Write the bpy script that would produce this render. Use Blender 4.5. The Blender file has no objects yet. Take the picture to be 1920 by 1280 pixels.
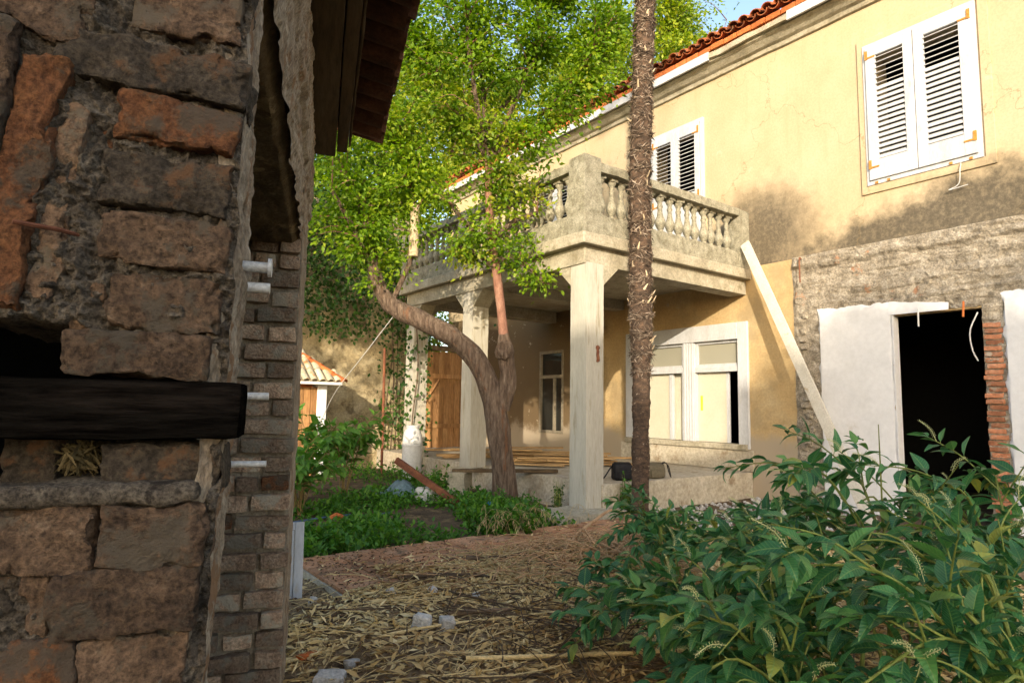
import bpy, math, random
import numpy as np
from mathutils import Vector, Matrix, noise, Euler
R=math.radians
sc=bpy.context.scene
# ------------------------------------------------------------------ camera
HEAD,PITCH,ROLL=R(36.32),R(5.86),R(0.97)
fw=Vector((math.sin(HEAD)*math.cos(PITCH),math.cos(HEAD)*math.cos(PITCH),math.sin(PITCH)))
r0=Vector((math.cos(HEAD),-math.sin(HEAD),0)); u0=r0.cross(fw)
rt=r0*math.cos(ROLL)+u0*math.sin(ROLL); up=u0*math.cos(ROLL)-r0*math.sin(ROLL)
cd=bpy.data.cameras.new('camera'); cam=bpy.data.objects.new('camera',cd); sc.collection.objects.link(cam)
cam.matrix_world=Matrix(((rt.x,up.x,-fw.x,0),(rt.y,up.y,-fw.y,0),(rt.z,up.z,-fw.z,1.5),(0,0,0,1)))
cd.sensor_width=36; cd.lens=1181.16/1920*36; cd.clip_start=.02; cd.clip_end=500
sc.camera=cam
# ------------------------------------------------------------------ sky, sun, exposure
LDIR=Vector((1,1,-.40)).normalized()
world=bpy.data.worlds.new('World'); sc.world=world; world.use_nodes=True
wn=world.node_tree.nodes; wl=world.node_tree.links
bg=wn['Background']; st=wn.new('ShaderNodeTexSky'); st.sky_type='NISHITA'; st.sun_disc=False
st.sun_elevation=math.asin(-LDIR.z); st.sun_rotation=math.atan2(-LDIR.x,-LDIR.y)
st.air_density=1.0; st.dust_density=2.2; st.ozone_density=.6
wl.new(st.outputs[0],bg.inputs[0]); bg.inputs[1].default_value=.15
sd=bpy.data.lights.new('sun','SUN'); sun=bpy.data.objects.new('sun',sd); sc.collection.objects.link(sun)
sd.energy=2.0; sd.angle=R(.6); sd.color=(1,.86,.66)
sun.rotation_euler=LDIR.to_track_quat('-Z','Y').to_euler(); sun.location=(-20,-20,12)
sc.view_settings.view_transform='Standard'; sc.view_settings.look='None'
sc.view_settings.exposure=1.62; sc.view_settings.gamma=1
sc.cycles.max_bounces=8; sc.cycles.transparent_max_bounces=8
# ------------------------------------------------------------------ helpers
def tag(o,label=None,cat=None,group=None,kind=None):
    for k,v in (('label',label),('category',cat),('group',group),('kind',kind)):
        if v: o[k]=v
    return o
def link(o,parent=None):
    sc.collection.objects.link(o)
    if parent: o.parent=parent
    return o
def empty(name,loc=(0,0,0),rz=0,parent=None):
    o=bpy.data.objects.new(name,None); o.location=loc; o.rotation_euler=(0,0,rz); o.empty_display_size=.1
    return link(o,parent)
def me(name,V,F,mat=None,smooth=False):
    m=bpy.data.meshes.new(name); m.from_pydata([tuple(v) for v in V],[],F)
    if mat: m.materials.append(mat)
    if smooth:
        m.polygons.foreach_set('use_smooth',[True]*len(m.polygons)); m.update(); m.set_sharp_from_angle(angle=R(38))
    m.update(); return m
def mo(name,V,F,mat=None,parent=None,smooth=False):
    return link(bpy.data.objects.new(name,me(name,V,F,mat,smooth)),parent)
def inst(name,mesh,parent=None,loc=(0,0,0),rot=(0,0,0),scale=(1,1,1)):
    o=bpy.data.objects.new(name,mesh); o.location=loc; o.rotation_euler=rot; o.scale=scale
    return link(o,parent)
class MB:
    def __init__(s): s.V=[]; s.F=[]
    def add(s,V,F):
        n=len(s.V); s.V+=[Vector(v) for v in V]; s.F+=[[i+n for i in f] for f in F]; return s
    def box(s,x0,x1,y0,y1,z0,z1,bev=0):
        if x0>x1:x0,x1=x1,x0
        if y0>y1:y0,y1=y1,y0
        if z0>z1:z0,z1=z1,z0
        b=min(bev,(x1-x0)*.45,(y1-y0)*.45,(z1-z0)*.45)
        if b<=0:
            return s.add([(x0,y0,z0),(x1,y0,z0),(x1,y1,z0),(x0,y1,z0),(x0,y0,z1),(x1,y0,z1),(x1,y1,z1),(x0,y1,z1)],
              [[0,3,2,1],[4,5,6,7],[0,1,5,4],[1,2,6,5],[2,3,7,6],[3,0,4,7]])
        V=[];
        def ring(z,i):
            return [(x0+i,y0,z),(x1-i,y0,z),(x1,y0+i,z),(x1,y1-i,z),(x1-i,y1,z),(x0+i,y1,z),(x0,y1-i,z),(x0,y0+i,z)]
        def ring2(z):
            return [(x0+b,y0+b*.3,z),(x1-b,y0+b*.3,z),(x1-b*.3,y0+b,z),(x1-b*.3,y1-b,z),(x1-b,y1-b*.3,z),(x0+b,y1-b*.3,z),(x0+b*.3,y1-b,z),(x0+b*.3,y0+b,z)]
        V=ring2(z0)+ring(z0+b,b)+ring(z1-b,b)+ring2(z1)
        F=[list(range(7,-1,-1)),list(range(24,32))]
        for k in range(3):
            for i in range(8):
                j=(i+1)%8; F.append([k*8+i,k*8+j,k*8+8+j,k*8+8+i])
        return s.add(V,F)
    def tube(s,pts,rad,n=8,cap=True,jit=0,rng=None):
        pts=[Vector(p) for p in pts]; 
        if not hasattr(rad,'__len__'): rad=[rad]*len(pts)
        V=[];F=[]; ref=None
        for i,p in enumerate(pts):
            t=(pts[min(i+1,len(pts)-1)]-pts[max(i-1,0)]).normalized()
            if ref is None:
                ref=Vector((1,0,0)) if abs(t.x)<.8 else Vector((0,1,0))
            a=(ref-t*ref.dot(t)).normalized(); b=t.cross(a); ref=a
            for k in range(n):
                an=2*math.pi*k/n; r=rad[i]*(1+(rng.uniform(-jit,jit) if jit else 0))
                V.append(p+a*math.cos(an)*r+b*math.sin(an)*r)
        for i in range(len(pts)-1):
            for k in range(n):
                j=(k+1)%n; F.append([i*n+k,i*n+j,(i+1)*n+j,(i+1)*n+k])
        if cap: F.append(list(range(n-1,-1,-1))); F.append([(len(pts)-1)*n+k for k in range(n)])
        return s.add(V,F)
    def lathe(s,prof,n=14,c=(0,0,0)):
        V=[];F=[];m=len(prof)
        for r,z in prof:
            for k in range(n):
                a=2*math.pi*k/n; V.append((c[0]+r*math.cos(a),c[1]+r*math.sin(a),c[2]+z))
        for i in range(m-1):
            for k in range(n):
                j=(k+1)%n; F.append([i*n+k,i*n+j,(i+1)*n+j,(i+1)*n+k])
        F.append(list(range(n-1,-1,-1))); F.append([(m-1)*n+k for k in range(n)])
        return s.add(V,F)
    def build(s,name,mat,parent=None,smooth=False): return mo(name,s.V,s.F,mat,parent,smooth)
def bez(pts,n):
    """Catmull-Rom through pts (sequences of floats)"""
    P=[Vector(p) for p in pts]; P=[P[0]*2-P[1]]+P+[P[-1]*2-P[-2]]; out=[]; m=len(P)-3
    for i in range(n+1):
        t=i/n*m; k=min(int(t),m-1); t-=k; a,b,c,d=P[k:k+4]
        out.append(.5*((2*b)+(c-a)*t+(2*a-5*b+4*c-d)*t*t+(3*b-a-3*c+d)*t**3))
    return out
def fbm(p,o=4): return noise.fractal(Vector(p),1.0,2.0,o)
def rough_box(dx,dy,dz,seg,amp,seed,freq=9,rnd=.012,chip=0):
    """a hand-made brick or stone: rounded, uneven box of size dx,dy,dz centred at 0"""
    n=[max(2,int(round(d/seg))) for d in (dx,dy,dz)]; vid={};V=[];F=[]
    S=Vector((dx,dy,dz)); so=Vector((seed*7.3,seed*3.1,seed*5.7))
    def vert(i,j,k):
        key=(i,j,k)
        if key in vid: return vid[key]
        p=Vector(((i/n[0]-.5)*dx,(j/n[1]-.5)*dy,(k/n[2]-.5)*dz))
        q=Vector([max(-s/2+rnd,min(s/2-rnd,c)) for s,c in zip(S,p)]); dv=p-q
        if dv.length>1e-9: p=q+dv.normalized()*rnd
        o=noise.noise_vector(p*freq+so)*amp+noise.noise_vector(p*freq*3.1+so)*amp*.45+noise.noise_vector(p*freq*8+so)*amp*.2
        if chip:
            e=sorted(s/2-abs(c) for s,c in zip(S,p)); de=abs(e[1]); k=noise.noise(p*30+so)+.5*noise.noise(p*75+so)
            p=p-p.normalized()*chip*max(0,k-.05)*math.exp(-de/.010)
            o+=noise.noise_vector(p*150+so)*.0012+p.normalized()*.004*min(0,noise.noise(p*55+so)+.25)
        p=p+o; vid[key]=len(V); V.append(p); return vid[key]
    for ax in range(3):
        a,b=[(1,2),(2,0),(0,1)][ax]
        for side in (0,n[ax]):
            for i in range(n[a]):
                for j in range(n[b]):
                    q=[]
                    for (di,dj) in ((0,0),(1,0),(1,1),(0,1)):
                        c=[0,0,0]; c[ax]=side; c[a]=i+di; c[b]=j+dj; q.append(vert(*c))
                    F.append(q if side else q[::-1])
    return V,F
def grid(name,nu,nv,fn,mat,parent=None,smooth=True,skip=None):
    V=[fn(i/nu,j/nv) for j in range(nv+1) for i in range(nu+1)]; F=[]
    for j in range(nv):
        for i in range(nu):
            if skip and skip((i+.5)/nu,(j+.5)/nv): continue
            a=j*(nu+1)+i; F.append([a,a+1,a+nu+2,a+nu+1])
    return mo(name,V,F,mat,parent,smooth)
# ------------------------------------------------------------------ materials
class NT:
    def __init__(s,m):
        s.t=m.node_tree; s.n=s.t.nodes; s.l=s.t.links
    def new(s,ty,**kw):
        x=s.n.new('ShaderNode'+ty)
        for k,v in kw.items():
            if k.startswith('i_'):
                x.inputs[k[2:].replace('_',' ')].default_value=v
            else: setattr(x,k,v)
        return x
    def ln(s,a,b): s.l.new(a,b)
def c4(c): return (c[0],c[1],c[2],1)
def ramp(nt,fac,stops):
    r=nt.new('ValToRGB'); e=r.color_ramp.elements
    while len(e)<len(stops): e.new(.5)
    for el,(p,c) in zip(e,stops): el.position=p; el.color=c4(c)
    nt.ln(fac,r.inputs[0]); return r.outputs[0]
def mixc(nt,fac,a,b,mode='MIX'):
    m=nt.new('Mix',data_type='RGBA',blend_type=mode)
    if isinstance(fac,(int,float)): m.inputs[0].default_value=fac
    else: nt.ln(fac,m.inputs[0])
    for i,v in ((6,a),(7,b)):
        if isinstance(v,tuple): m.inputs[i].default_value=c4(v)
        else: nt.ln(v,m.inputs[i])
    return m.outputs[2]
def mth(nt,op,a,b=None,clamp=False):
    m=nt.new('Math',operation=op,use_clamp=clamp)
    for i,v in enumerate((a,b)):
        if v is None: continue
        if isinstance(v,(int,float)): m.inputs[i].default_value=v
        else: nt.ln(v,m.inputs[i])
    return m.outputs[0]
def smst(nt,v,lo,hi,a=0,b=1):
    m=nt.new('MapRange',interpolation_type='SMOOTHSTEP'); nt.ln(v,m.inputs[0])
    for i,x in enumerate((lo,hi,a,b)): m.inputs[i+1].default_value=x
    return m.outputs[0]
def mat(name,stops,scale=4,rough=.9,bump=.4,bscale=None,bdist=.02,spec=.25,stretch=(1,1,1),var=.0,dirt=None,metal=0,coord='Object',extra=None,detail=8,speck=(.72,1.2)):
    """noise-coloured material; var = brightness change from object to object; dirt=(colour,scale,lo,hi) blotches"""
    m=bpy.data.materials.new(name); m.use_nodes=True; nt=NT(m); P=nt.n['Principled BSDF']
    tc=nt.new('TexCoord'); mp=nt.new('Mapping'); nt.ln(tc.outputs[coord],mp.inputs[0]); mp.inputs[3].default_value=stretch
    vec=mp.outputs[0]
    oi=nt.new('ObjectInfo')
    off=nt.new('VectorMath',operation='ADD'); cmb=nt.new('CombineXYZ'); 
    rr=mth(nt,'MULTIPLY',oi.outputs['Random'],37.0)
    for i in range(3): nt.ln(rr,cmb.inputs[i])
    nt.ln(vec,off.inputs[0]); nt.ln(cmb.outputs[0],off.inputs[1]); vec=off.outputs[0] if var else vec
    n1=nt.new('TexNoise'); nt.ln(vec,n1.inputs['Vector']); n1.inputs['Scale'].default_value=scale; n1.inputs['Detail'].default_value=detail; n1.inputs['Roughness'].default_value=.65
    col=ramp(nt,n1.outputs[0],[(.25+.5*p,c) for p,c in stops])
    n2=nt.new('TexNoise'); nt.ln(vec,n2.inputs['Vector']); n2.inputs['Scale'].default_value=(bscale or scale*6); n2.inputs['Detail'].default_value=6; n2.inputs['Roughness'].default_value=.7
    fine=smst(nt,n2.outputs[0],.28,.72,*speck)
    fc=nt.new('CombineColor'); 
    for i in range(3): nt.ln(fine,fc.inputs[i])
    col=mixc(nt,1.0,col,fc.outputs[0],'MULTIPLY')
    if dirt:
        n3=nt.new('TexNoise'); nt.ln(vec,n3.inputs['Vector']); n3.inputs['Scale'].default_value=dirt[1]; n3.inputs['Detail'].default_value=7; n3.inputs['Roughness'].default_value=.7
        col=mixc(nt,smst(nt,n3.outputs[0],dirt[2],dirt[3]),col,dirt[0])
    if extra: col=extra(nt,tc.outputs['Object'],col)
    if var:
        v=smst(nt,oi.outputs['Random'],0,1,1-var,1+var); vc=nt.new('CombineColor')
        for i in range(3): nt.ln(v,vc.inputs[i])
        col=mixc(nt,1.0,col,vc.outputs[0],'MULTIPLY')
    nt.ln(col,P.inputs['Base Color']); P.inputs['Roughness'].default_value=rough; P.inputs['Specular IOR Level'].default_value=spec; P.inputs['Metallic'].default_value=metal
    if bump:
        b=nt.new('Bump'); b.inputs['Strength'].default_value=bump; b.inputs['Distance'].default_value=bdist
        hs=mth(nt,'ADD',n2.outputs[0],mth(nt,'MULTIPLY',n1.outputs[0],1.2)); nt.ln(hs,b.inputs['Height']); nt.ln(b.outputs[0],P.inputs['Normal'])
    return m
def leafmat(name,cols,trans=.35,rough=.45,spec=.3,attr=True):
    m=bpy.data.materials.new(name); m.use_nodes=True; nt=NT(m); P=nt.n['Principled BSDF']; out=nt.n['Material Output']
    if attr:
        a=nt.new('Attribute',attribute_name='rnd'); f=a.outputs['Fac']
    else:
        a=nt.new('ObjectInfo'); f=a.outputs['Random']
    col=ramp(nt,f,cols if len(cols[0])==2 else [(i/(len(cols)-1),c) for i,c in enumerate(cols)])
    if not attr:
        tc=nt.new('TexCoord'); n=nt.new('TexNoise'); nt.ln(tc.outputs['Object'],n.inputs[0]); n.inputs['Scale'].default_value=18; n.inputs['Detail'].default_value=5
        nf=nt.new('CombineColor'); q=smst(nt,n.outputs[0],.3,.7,.8,1.2)
        for i in range(3): nt.ln(q,nf.inputs[i])
        col=mixc(nt,1.0,col,nf.outputs[0],'MULTIPLY')
        sx=nt.new('SeparateXYZ'); nt.ln(tc.outputs['Object'],sx.inputs[0])
        rib=mth(nt,'LESS_THAN',mth(nt,'ABSOLUTE',sx.outputs[0]),.0022)
        # side veins
        w=mth(nt,'SINE',mth(nt,'MULTIPLY',mth(nt,'SUBTRACT',sx.outputs[1],mth(nt,'MULTIPLY',mth(nt,'ABSOLUTE',sx.outputs[0]),.8)),420))
        vn=mth(nt,'MULTIPLY',mth(nt,'GREATER_THAN',w,.86),.35)
        col=mixc(nt,mth(nt,'MAXIMUM',mth(nt,'MULTIPLY',rib,.7),vn),col,(.16,.27,.08))
        bm=nt.new('Bump'); bm.inputs['Strength'].default_value=.25; bm.inputs['Distance'].default_value=.004; nt.ln(w,bm.inputs['Height']); nt.ln(bm.outputs[0],P.inputs['Normal'])
    nt.ln(col,P.inputs['Base Color']); P.inputs['Roughness'].default_value=rough; P.inputs['Specular IOR Level'].default_value=spec
    t=nt.new('BsdfTranslucent'); g=nt.new('HueSaturation'); g.inputs['Saturation'].default_value=1.1; g.inputs['Value'].default_value=1.35; nt.ln(col,g.inputs['Color']); nt.ln(g.outputs[0],t.inputs[0])
    mx=nt.new('MixShader'); mx.inputs[0].default_value=trans; nt.ln(P.outputs[0],mx.inputs[1]); nt.ln(t.outputs[0],mx.inputs[2]); nt.ln(mx.outputs[0],out.inputs[0])
    return m
def glass(name,col,rough=.08):
    m=bpy.data.materials.new(name); m.use_nodes=True; P=m.node_tree.nodes['Principled BSDF']
    P.inputs['Base Color'].default_value=c4(col); P.inputs['Roughness'].default_value=rough; P.inputs['Specular IOR Level'].default_value=.6
    return m
def objz(nt,vec):
    s=nt.new('SeparateXYZ'); nt.ln(vec,s.inputs[0]); return s.outputs
def up_stain(nt,vec,col):
    """mould and damp growing on the render of the upper wall, with its own outline (object space = world)"""
    x,y,z=objz(nt,vec)
    n=nt.new('TexNoise'); nt.ln(vec,n.inputs[0]); n.inputs['Scale'].default_value=1.6; n.inputs['Detail'].default_value=9; n.inputs['Roughness'].default_value=.7
    nn=mth(nt,'SUBTRACT',n.outputs[0],.5)
    # soot patch beside the balcony
    dy=mth(nt,'MULTIPLY',mth(nt,'SUBTRACT',y,6.15),.95); dz=mth(nt,'MULTIPLY',mth(nt,'SUBTRACT',z,4.6),1.05)
    d=mth(nt,'SQRT',mth(nt,'ADD',mth(nt,'MULTIPLY',dy,dy),mth(nt,'MULTIPLY',dz,dz)))
    a=smst(nt,mth(nt,'ADD',d,mth(nt,'MULTIPLY',nn,1.3)),1.25,.35)
    # low band of mould, rising to the right
    hh=mth(nt,'ADD',mth(nt,'SUBTRACT',z,4.02),mth(nt,'MULTIPLY',nn,1.5))
    lim=smst(nt,y,5.6,3.2,.25,.75)
    b=smst(nt,mth(nt,'SUBTRACT',hh,lim),.25,-.3)
    b=mth(nt,'MULTIPLY',b,smst(nt,y,7.3,6.2))
    n5=nt.new('TexNoise'); nt.ln(vec,n5.inputs[0]); n5.inputs['Scale'].default_value=14; n5.inputs['Detail'].default_value=8; n5.inputs['Roughness'].default_value=.8
    mk=mth(nt,'MULTIPLY',mth(nt,'MAXIMUM',mth(nt,'MULTIPLY',a,.95),b),smst(nt,n5.outputs[0],.3,.6,.72,1))
    sm=nt.new('Mapping'); nt.ln(vec,sm.inputs[0]); sm.inputs[3].default_value=(1,7,.55); n6=nt.new('TexNoise'); nt.ln(sm.outputs[0],n6.inputs[0]); n6.inputs['Scale'].default_value=1.3; n6.inputs['Detail'].default_value=7
    col=mixc(nt,mth(nt,'MULTIPLY',smst(nt,n6.outputs[0],.52,.75),.35),col,(.40,.31,.18))
    n7=nt.new('TexNoise'); nt.ln(vec,n7.inputs[0]); n7.inputs['Scale'].default_value=2.1; n7.inputs['Detail'].default_value=11; n7.inputs['Roughness'].default_value=.72
    col=mixc(nt,mth(nt,'MULTIPLY',smst(nt,n7.outputs[0],.635,.645),.5),col,(.52,.45,.33))
    col=mixc(nt,mth(nt,'MULTIPLY',mk,.9),col,(.045,.041,.033))
    # cracks
    v=nt.new('TexVoronoi',feature='DISTANCE_TO_EDGE'); v.inputs['Scale'].default_value=.45
    wv=nt.new('VectorMath',operation='ADD'); ns=nt.new('TexNoise'); nt.ln(vec,ns.inputs[0]); ns.inputs['Scale'].default_value=3; ns.inputs['Detail'].default_value=6
    nt.ln(vec,wv.inputs[0]); nt.ln(ns.outputs[1],wv.inputs[1]); nt.ln(wv.outputs[0],v.inputs['Vector'])
    col=mixc(nt,mth(nt,'MULTIPLY',mth(nt,'LESS_THAN',v.outputs[0],.0035),.5),col,(.22,.15,.07))
    return col
def low_stain_shade(nt,vec,col):
    x,y,z=objz(nt,vec)
    n=nt.new('TexNoise'); nt.ln(vec,n.inputs[0]); n.inputs['Scale'].default_value=1.3; n.inputs['Detail'].default_value=9; n.inputs['Roughness'].default_value=.68
    nn=mth(nt,'SUBTRACT',n.outputs[0],.5)
    col=mixc(nt,mth(nt,'MULTIPLY',smst(nt,n.outputs[0],.47,.62),.6),col,(.30,.23,.13))
    # brown weathered render towards the far end, darkened to stand for veranda shade
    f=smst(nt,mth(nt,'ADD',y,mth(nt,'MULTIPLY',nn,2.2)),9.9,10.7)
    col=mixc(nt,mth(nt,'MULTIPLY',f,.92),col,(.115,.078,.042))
    # bare grey render near the floor
    g=smst(nt,mth(nt,'ADD',z,mth(nt,'MULTIPLY',nn,1.2)),1.15,.85)
    col=mixc(nt,g,col,(.36,.30,.22))
    # flaked patches with a sharp outline
    n2=nt.new('TexNoise'); nt.ln(vec,n2.inputs[0]); n2.inputs['Scale'].default_value=2.7; n2.inputs['Detail'].default_value=10; n2.inputs['Roughness'].default_value=.75
    fl=smst(nt,n2.outputs[0],.625,.635)
    return mixc(nt,mth(nt,'MULTIPLY',fl,.8),col,(.42,.36,.27))
M={}
M['yellow']=mat('ochre_render',[(0,(.42,.325,.195)),(.5,(.475,.375,.24)),(1,(.51,.415,.285))],scale=.8,speck=(.9,1.08),bscale=30,bump=.12,extra=up_stain,bdist=.01)
M['yellow_low']=mat('worn_ochre_render',[(0,(.37,.25,.115)),(.5,(.45,.325,.165)),(1,(.50,.40,.24))],scale=1.2,speck=(.85,1.12),bscale=24,bump=.2,extra=low_stain_shade,bdist=.015)
M['stone']=mat('bared_stone',[(0,(.16,.135,.10)),(.4,(.33,.285,.22)),(.7,(.45,.40,.325)),(1,(.54,.495,.42))],scale=7,bscale=45,bump=1,bdist=.03,speck=(.55,1.3),dirt=((.40,.22,.13),2.6,.62,.68))
M['whitewash']=mat('white_plaster',[(0,(.58,.59,.605)),(.5,(.66,.67,.695)),(1,(.70,.71,.735))],scale=1.2,bscale=14,bump=.08,rough=.8,dirt=((.50,.48,.44),1.1,.56,.72),speck=(.93,1.04))
M['white']=mat('old_white_paint',[(0,(.40,.40,.40)),(.5,(.49,.50,.52)),(1,(.55,.56,.58))],speck=(.9,1.08),scale=5,bscale=50,bump=.15,rough=.55,bdist=.004,dirt=((.45,.40,.32),6,.62,.75),stretch=(1,1,.35))
M['cream']=mat('cream_board',[(0,(.50,.46,.35)),(1,(.57,.54,.44))],speck=(.95,1.04),scale=1.5,bscale=20,bump=.08,rough=.6)
M['conc']=mat('weathered_concrete',[(0,(.21,.185,.13)),(.5,(.345,.31,.23)),(1,(.44,.40,.315))],speck=(.8,1.15),scale=3.5,bscale=28,bump=.45,bdist=.012,dirt=((.22,.19,.12),5,.55,.7))
M['conc_moss']=mat('lichened_concrete',[(0,(.12,.112,.08)),(.4,(.29,.27,.20)),(1,(.44,.42,.335))],scale=9,bscale=60,bump=.9,bdist=.015,dirt=((.13,.118,.075),6,.44,.76),speck=(.6,1.3))
M['conc_floor']=mat('concrete_floor',[(0,(.34,.29,.21)),(.5,(.45,.40,.31)),(1,(.53,.48,.39))],scale=2,bscale=18,bump=.4,dirt=((.26,.20,.13),2.5,.55,.68))
M['soffit']=mat('sooty_soffit',[(0,(.12,.10,.07)),(1,(.28,.23,.16))],scale=2,bscale=18,bump=.4)
M['fascia']=mat('cornice_paint',[(0,(.52,.44,.28)),(.5,(.66,.60,.46)),(1,(.72,.68,.58))],scale=2,bscale=25,bump=.3,dirt=((.30,.25,.16),3,.54,.7))
M['tile']=mat('clay_roof_tile',[(0,(.26,.07,.025)),(.5,(.40,.12,.045)),(1,(.48,.20,.09))],scale=6,bscale=30,bump=.4,var=.3,dirt=((.12,.09,.06),5,.5,.65))
M['tile_red']=mat('red_clay_brick',[(0,(.44,.11,.03)),(1,(.58,.19,.06))],scale=8,bscale=40,bump=.4,var=.2)
M['tile_lichen']=mat('lichened_tile',[(0,(.42,.35,.22)),(.5,(.56,.49,.34)),(1,(.62,.56,.42))],scale=6,bscale=30,bump=.4,var=.2,dirt=((.50,.26,.10),3,.56,.64))
M['brick']=mat('old_brick',[(0,(.045,.030,.020)),(.35,(.105,.066,.041)),(.7,(.165,.105,.065)),(1,(.22,.165,.115))],scale=20,bscale=110,bump=1,bdist=.012,var=.35,dirt=((.125,.10,.072),11,.52,.60),detail=10,speck=(.35,1.6))
M['brick_orange']=mat('orange_old_brick',[(0,(.06,.028,.015)),(.4,(.15,.062,.026)),(1,(.215,.10,.04))],scale=18,bscale=110,bump=1,bdist=.011,dirt=((.09,.066,.046),10,.50,.60),detail=10,speck=(.4,1.5))
M['brick_grey']=mat('sooty_brick',[(0,(.024,.019,.014)),(.5,(.062,.048,.034)),(1,(.115,.092,.066))],scale=18,bscale=110,bump=1,bdist=.012,dirt=((.13,.068,.034),8,.56,.64),detail=10,speck=(.35,1.7))
M['brick_far']=mat('dusty_brick',[(0,(.18,.12,.078)),(.4,(.34,.225,.15)),(.75,(.43,.315,.22)),(1,(.50,.41,.31))],scale=16,bscale=90,bump=1,bdist=.012,var=.45,dirt=((.34,.29,.22),9,.50,.60),speck=(.5,1.4))
M['brick_red']=mat('red_jamb_brick',[(0,(.26,.10,.05)),(.5,(.40,.17,.09)),(1,(.46,.26,.17))],scale=8,bscale=40,bump=.6,var=.3,dirt=((.45,.38,.30),6,.56,.66))
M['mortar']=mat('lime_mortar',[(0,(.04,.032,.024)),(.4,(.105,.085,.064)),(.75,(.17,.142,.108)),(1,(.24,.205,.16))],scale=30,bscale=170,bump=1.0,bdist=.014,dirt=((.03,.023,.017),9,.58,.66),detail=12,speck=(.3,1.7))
M['mortar_pale']=mat('pale_lime_mortar',[(0,(.14,.10,.066)),(.35,(.30,.23,.16)),(.7,(.44,.37,.28)),(1,(.56,.49,.39))],scale=16,bscale=110,bump=1.0,bdist=.014,dirt=((.28,.17,.095),9,.55,.61),stretch=(1,1,.45),detail=12,speck=(.55,1.35))
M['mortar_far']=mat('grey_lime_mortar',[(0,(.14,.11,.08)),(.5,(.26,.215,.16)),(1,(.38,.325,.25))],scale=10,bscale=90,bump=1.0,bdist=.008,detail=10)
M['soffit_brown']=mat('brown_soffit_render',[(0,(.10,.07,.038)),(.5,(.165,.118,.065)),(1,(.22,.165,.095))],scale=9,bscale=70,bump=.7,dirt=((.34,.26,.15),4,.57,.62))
M['wood_dark']=mat('charred_timber',[(0,(.003,.0025,.002)),(.6,(.007,.006,.005)),(1,(.02,.015,.012))],scale=14,bscale=90,bump=1,bdist=.010,stretch=(.10,1,1),rough=1,spec=.0,speck=(.2,1.6))
M['wood_brown']=mat('old_brown_board',[(0,(.055,.036,.02)),(.5,(.115,.078,.042)),(1,(.19,.14,.085))],scale=6,bscale=50,bump=.5,bdist=.004,stretch=(1,.12,1),var=.2)
M['wood_gate']=mat('orange_gate_wood',[(0,(.19,.095,.038)),(.5,(.31,.165,.068)),(1,(.40,.24,.11))],scale=5,bscale=40,bump=.4,bdist=.004,stretch=(1,1,.12),var=.22)
M['wood_plank']=mat('sawn_plank',[(0,(.30,.17,.07)),(.5,(.46,.29,.13)),(1,(.56,.39,.20))],scale=5,bscale=40,bump=.4,bdist=.004,stretch=(.12,1,1),var=.3)
M['wood_white']=mat('white_timber',[(0,(.46,.43,.36)),(.5,(.56,.53,.46)),(1,(.61,.59,.53))],speck=(.85,1.12),scale=4,bscale=40,bump=.3,bdist=.004,stretch=(1,1,.12),dirt=((.42,.34,.22),4,.58,.7))
M['rust']=mat('rusty_iron',[(0,(.08,.03,.018)),(.5,(.17,.065,.035)),(1,(.27,.11,.05))],scale=9,bscale=60,bump=.4,rough=.8)
M['rust_bright']=mat('orange_rust',[(0,(.35,.14,.03)),(1,(.58,.30,.07))],scale=30,bscale=80,bump=.4,rough=.8)
M['pvc']=mat('grey_white_plastic',[(0,(.46,.46,.46)),(1,(.66,.66,.65))],scale=25,bump=.1,rough=.35,spec=.5,dirt=((.4,.36,.3),12,.6,.75))
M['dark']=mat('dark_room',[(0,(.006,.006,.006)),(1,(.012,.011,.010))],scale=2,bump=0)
M['glass_dark']=glass('dark_glass',(.02,.022,.02))
M['glass_grey']=glass('dusty_glass',(.30,.29,.23),.35)
M['bark']=mat('rough_bark',[(0,(.05,.033,.023)),(.4,(.155,.105,.073)),(.7,(.25,.18,.13)),(1,(.40,.31,.23))],scale=26,bscale=90,bump=1.0,bdist=.05,stretch=(1,1,.14),dirt=((.24,.115,.06),9,.58,.66))
M['bark_red']=mat('reddish_bark',[(0,(.13,.06,.04)),(.5,(.25,.125,.085)),(1,(.34,.21,.15))],scale=10,bscale=60,bump=.6,bdist=.01,stretch=(1,1,.4))
M['palm']=mat('palm_bark',[(0,(.030,.022,.016)),(.5,(.09,.060,.042)),(1,(.22,.135,.085))],scale=11,bscale=60,bump=1.0,bdist=.02,stretch=(1,1,1.8))
M['fibre']=leafmat('palm_fibre',[(.030,.024,.019),(.075,.056,.042),(.14,.105,.078),(.25,.19,.145),(.40,.33,.26)],trans=.1,rough=.9,spec=.1)
M['stub']=mat('pale_leaf_base',[(0,(.36,.26,.15)),(1,(.58,.48,.34))],scale=20,bump=.3,var=.3)
M['leaf_tree']=leafmat('plum_leaf',[(.050,.115,.008),(.125,.235,.012),(.21,.335,.018),(.34,.43,.028)],trans=.5)
M['leaf_dark']=leafmat('ivy_leaf',[(.025,.065,.012),(.04,.10,.015),(.07,.15,.02)],trans=.3)
M['leaf_back']=leafmat('far_leaf',[(.09,.16,.012),(.17,.26,.02),(.28,.36,.03),(.42,.43,.035)],trans=.45)
M['leaf_yellow']=leafmat('yellowing_leaf',[(.16,.25,.02),(.27,.34,.03),(.40,.38,.04)],trans=.5)
M['leaf_poke']=leafmat('pokeweed_leaf',[(0,(.020,.095,.038)),(.4,(.034,.140,.048)),(.7,(.055,.185,.054)),(.955,(.095,.235,.056)),(.985,(.26,.28,.05))],trans=.25,rough=.42,spec=.38,attr=False)
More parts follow.
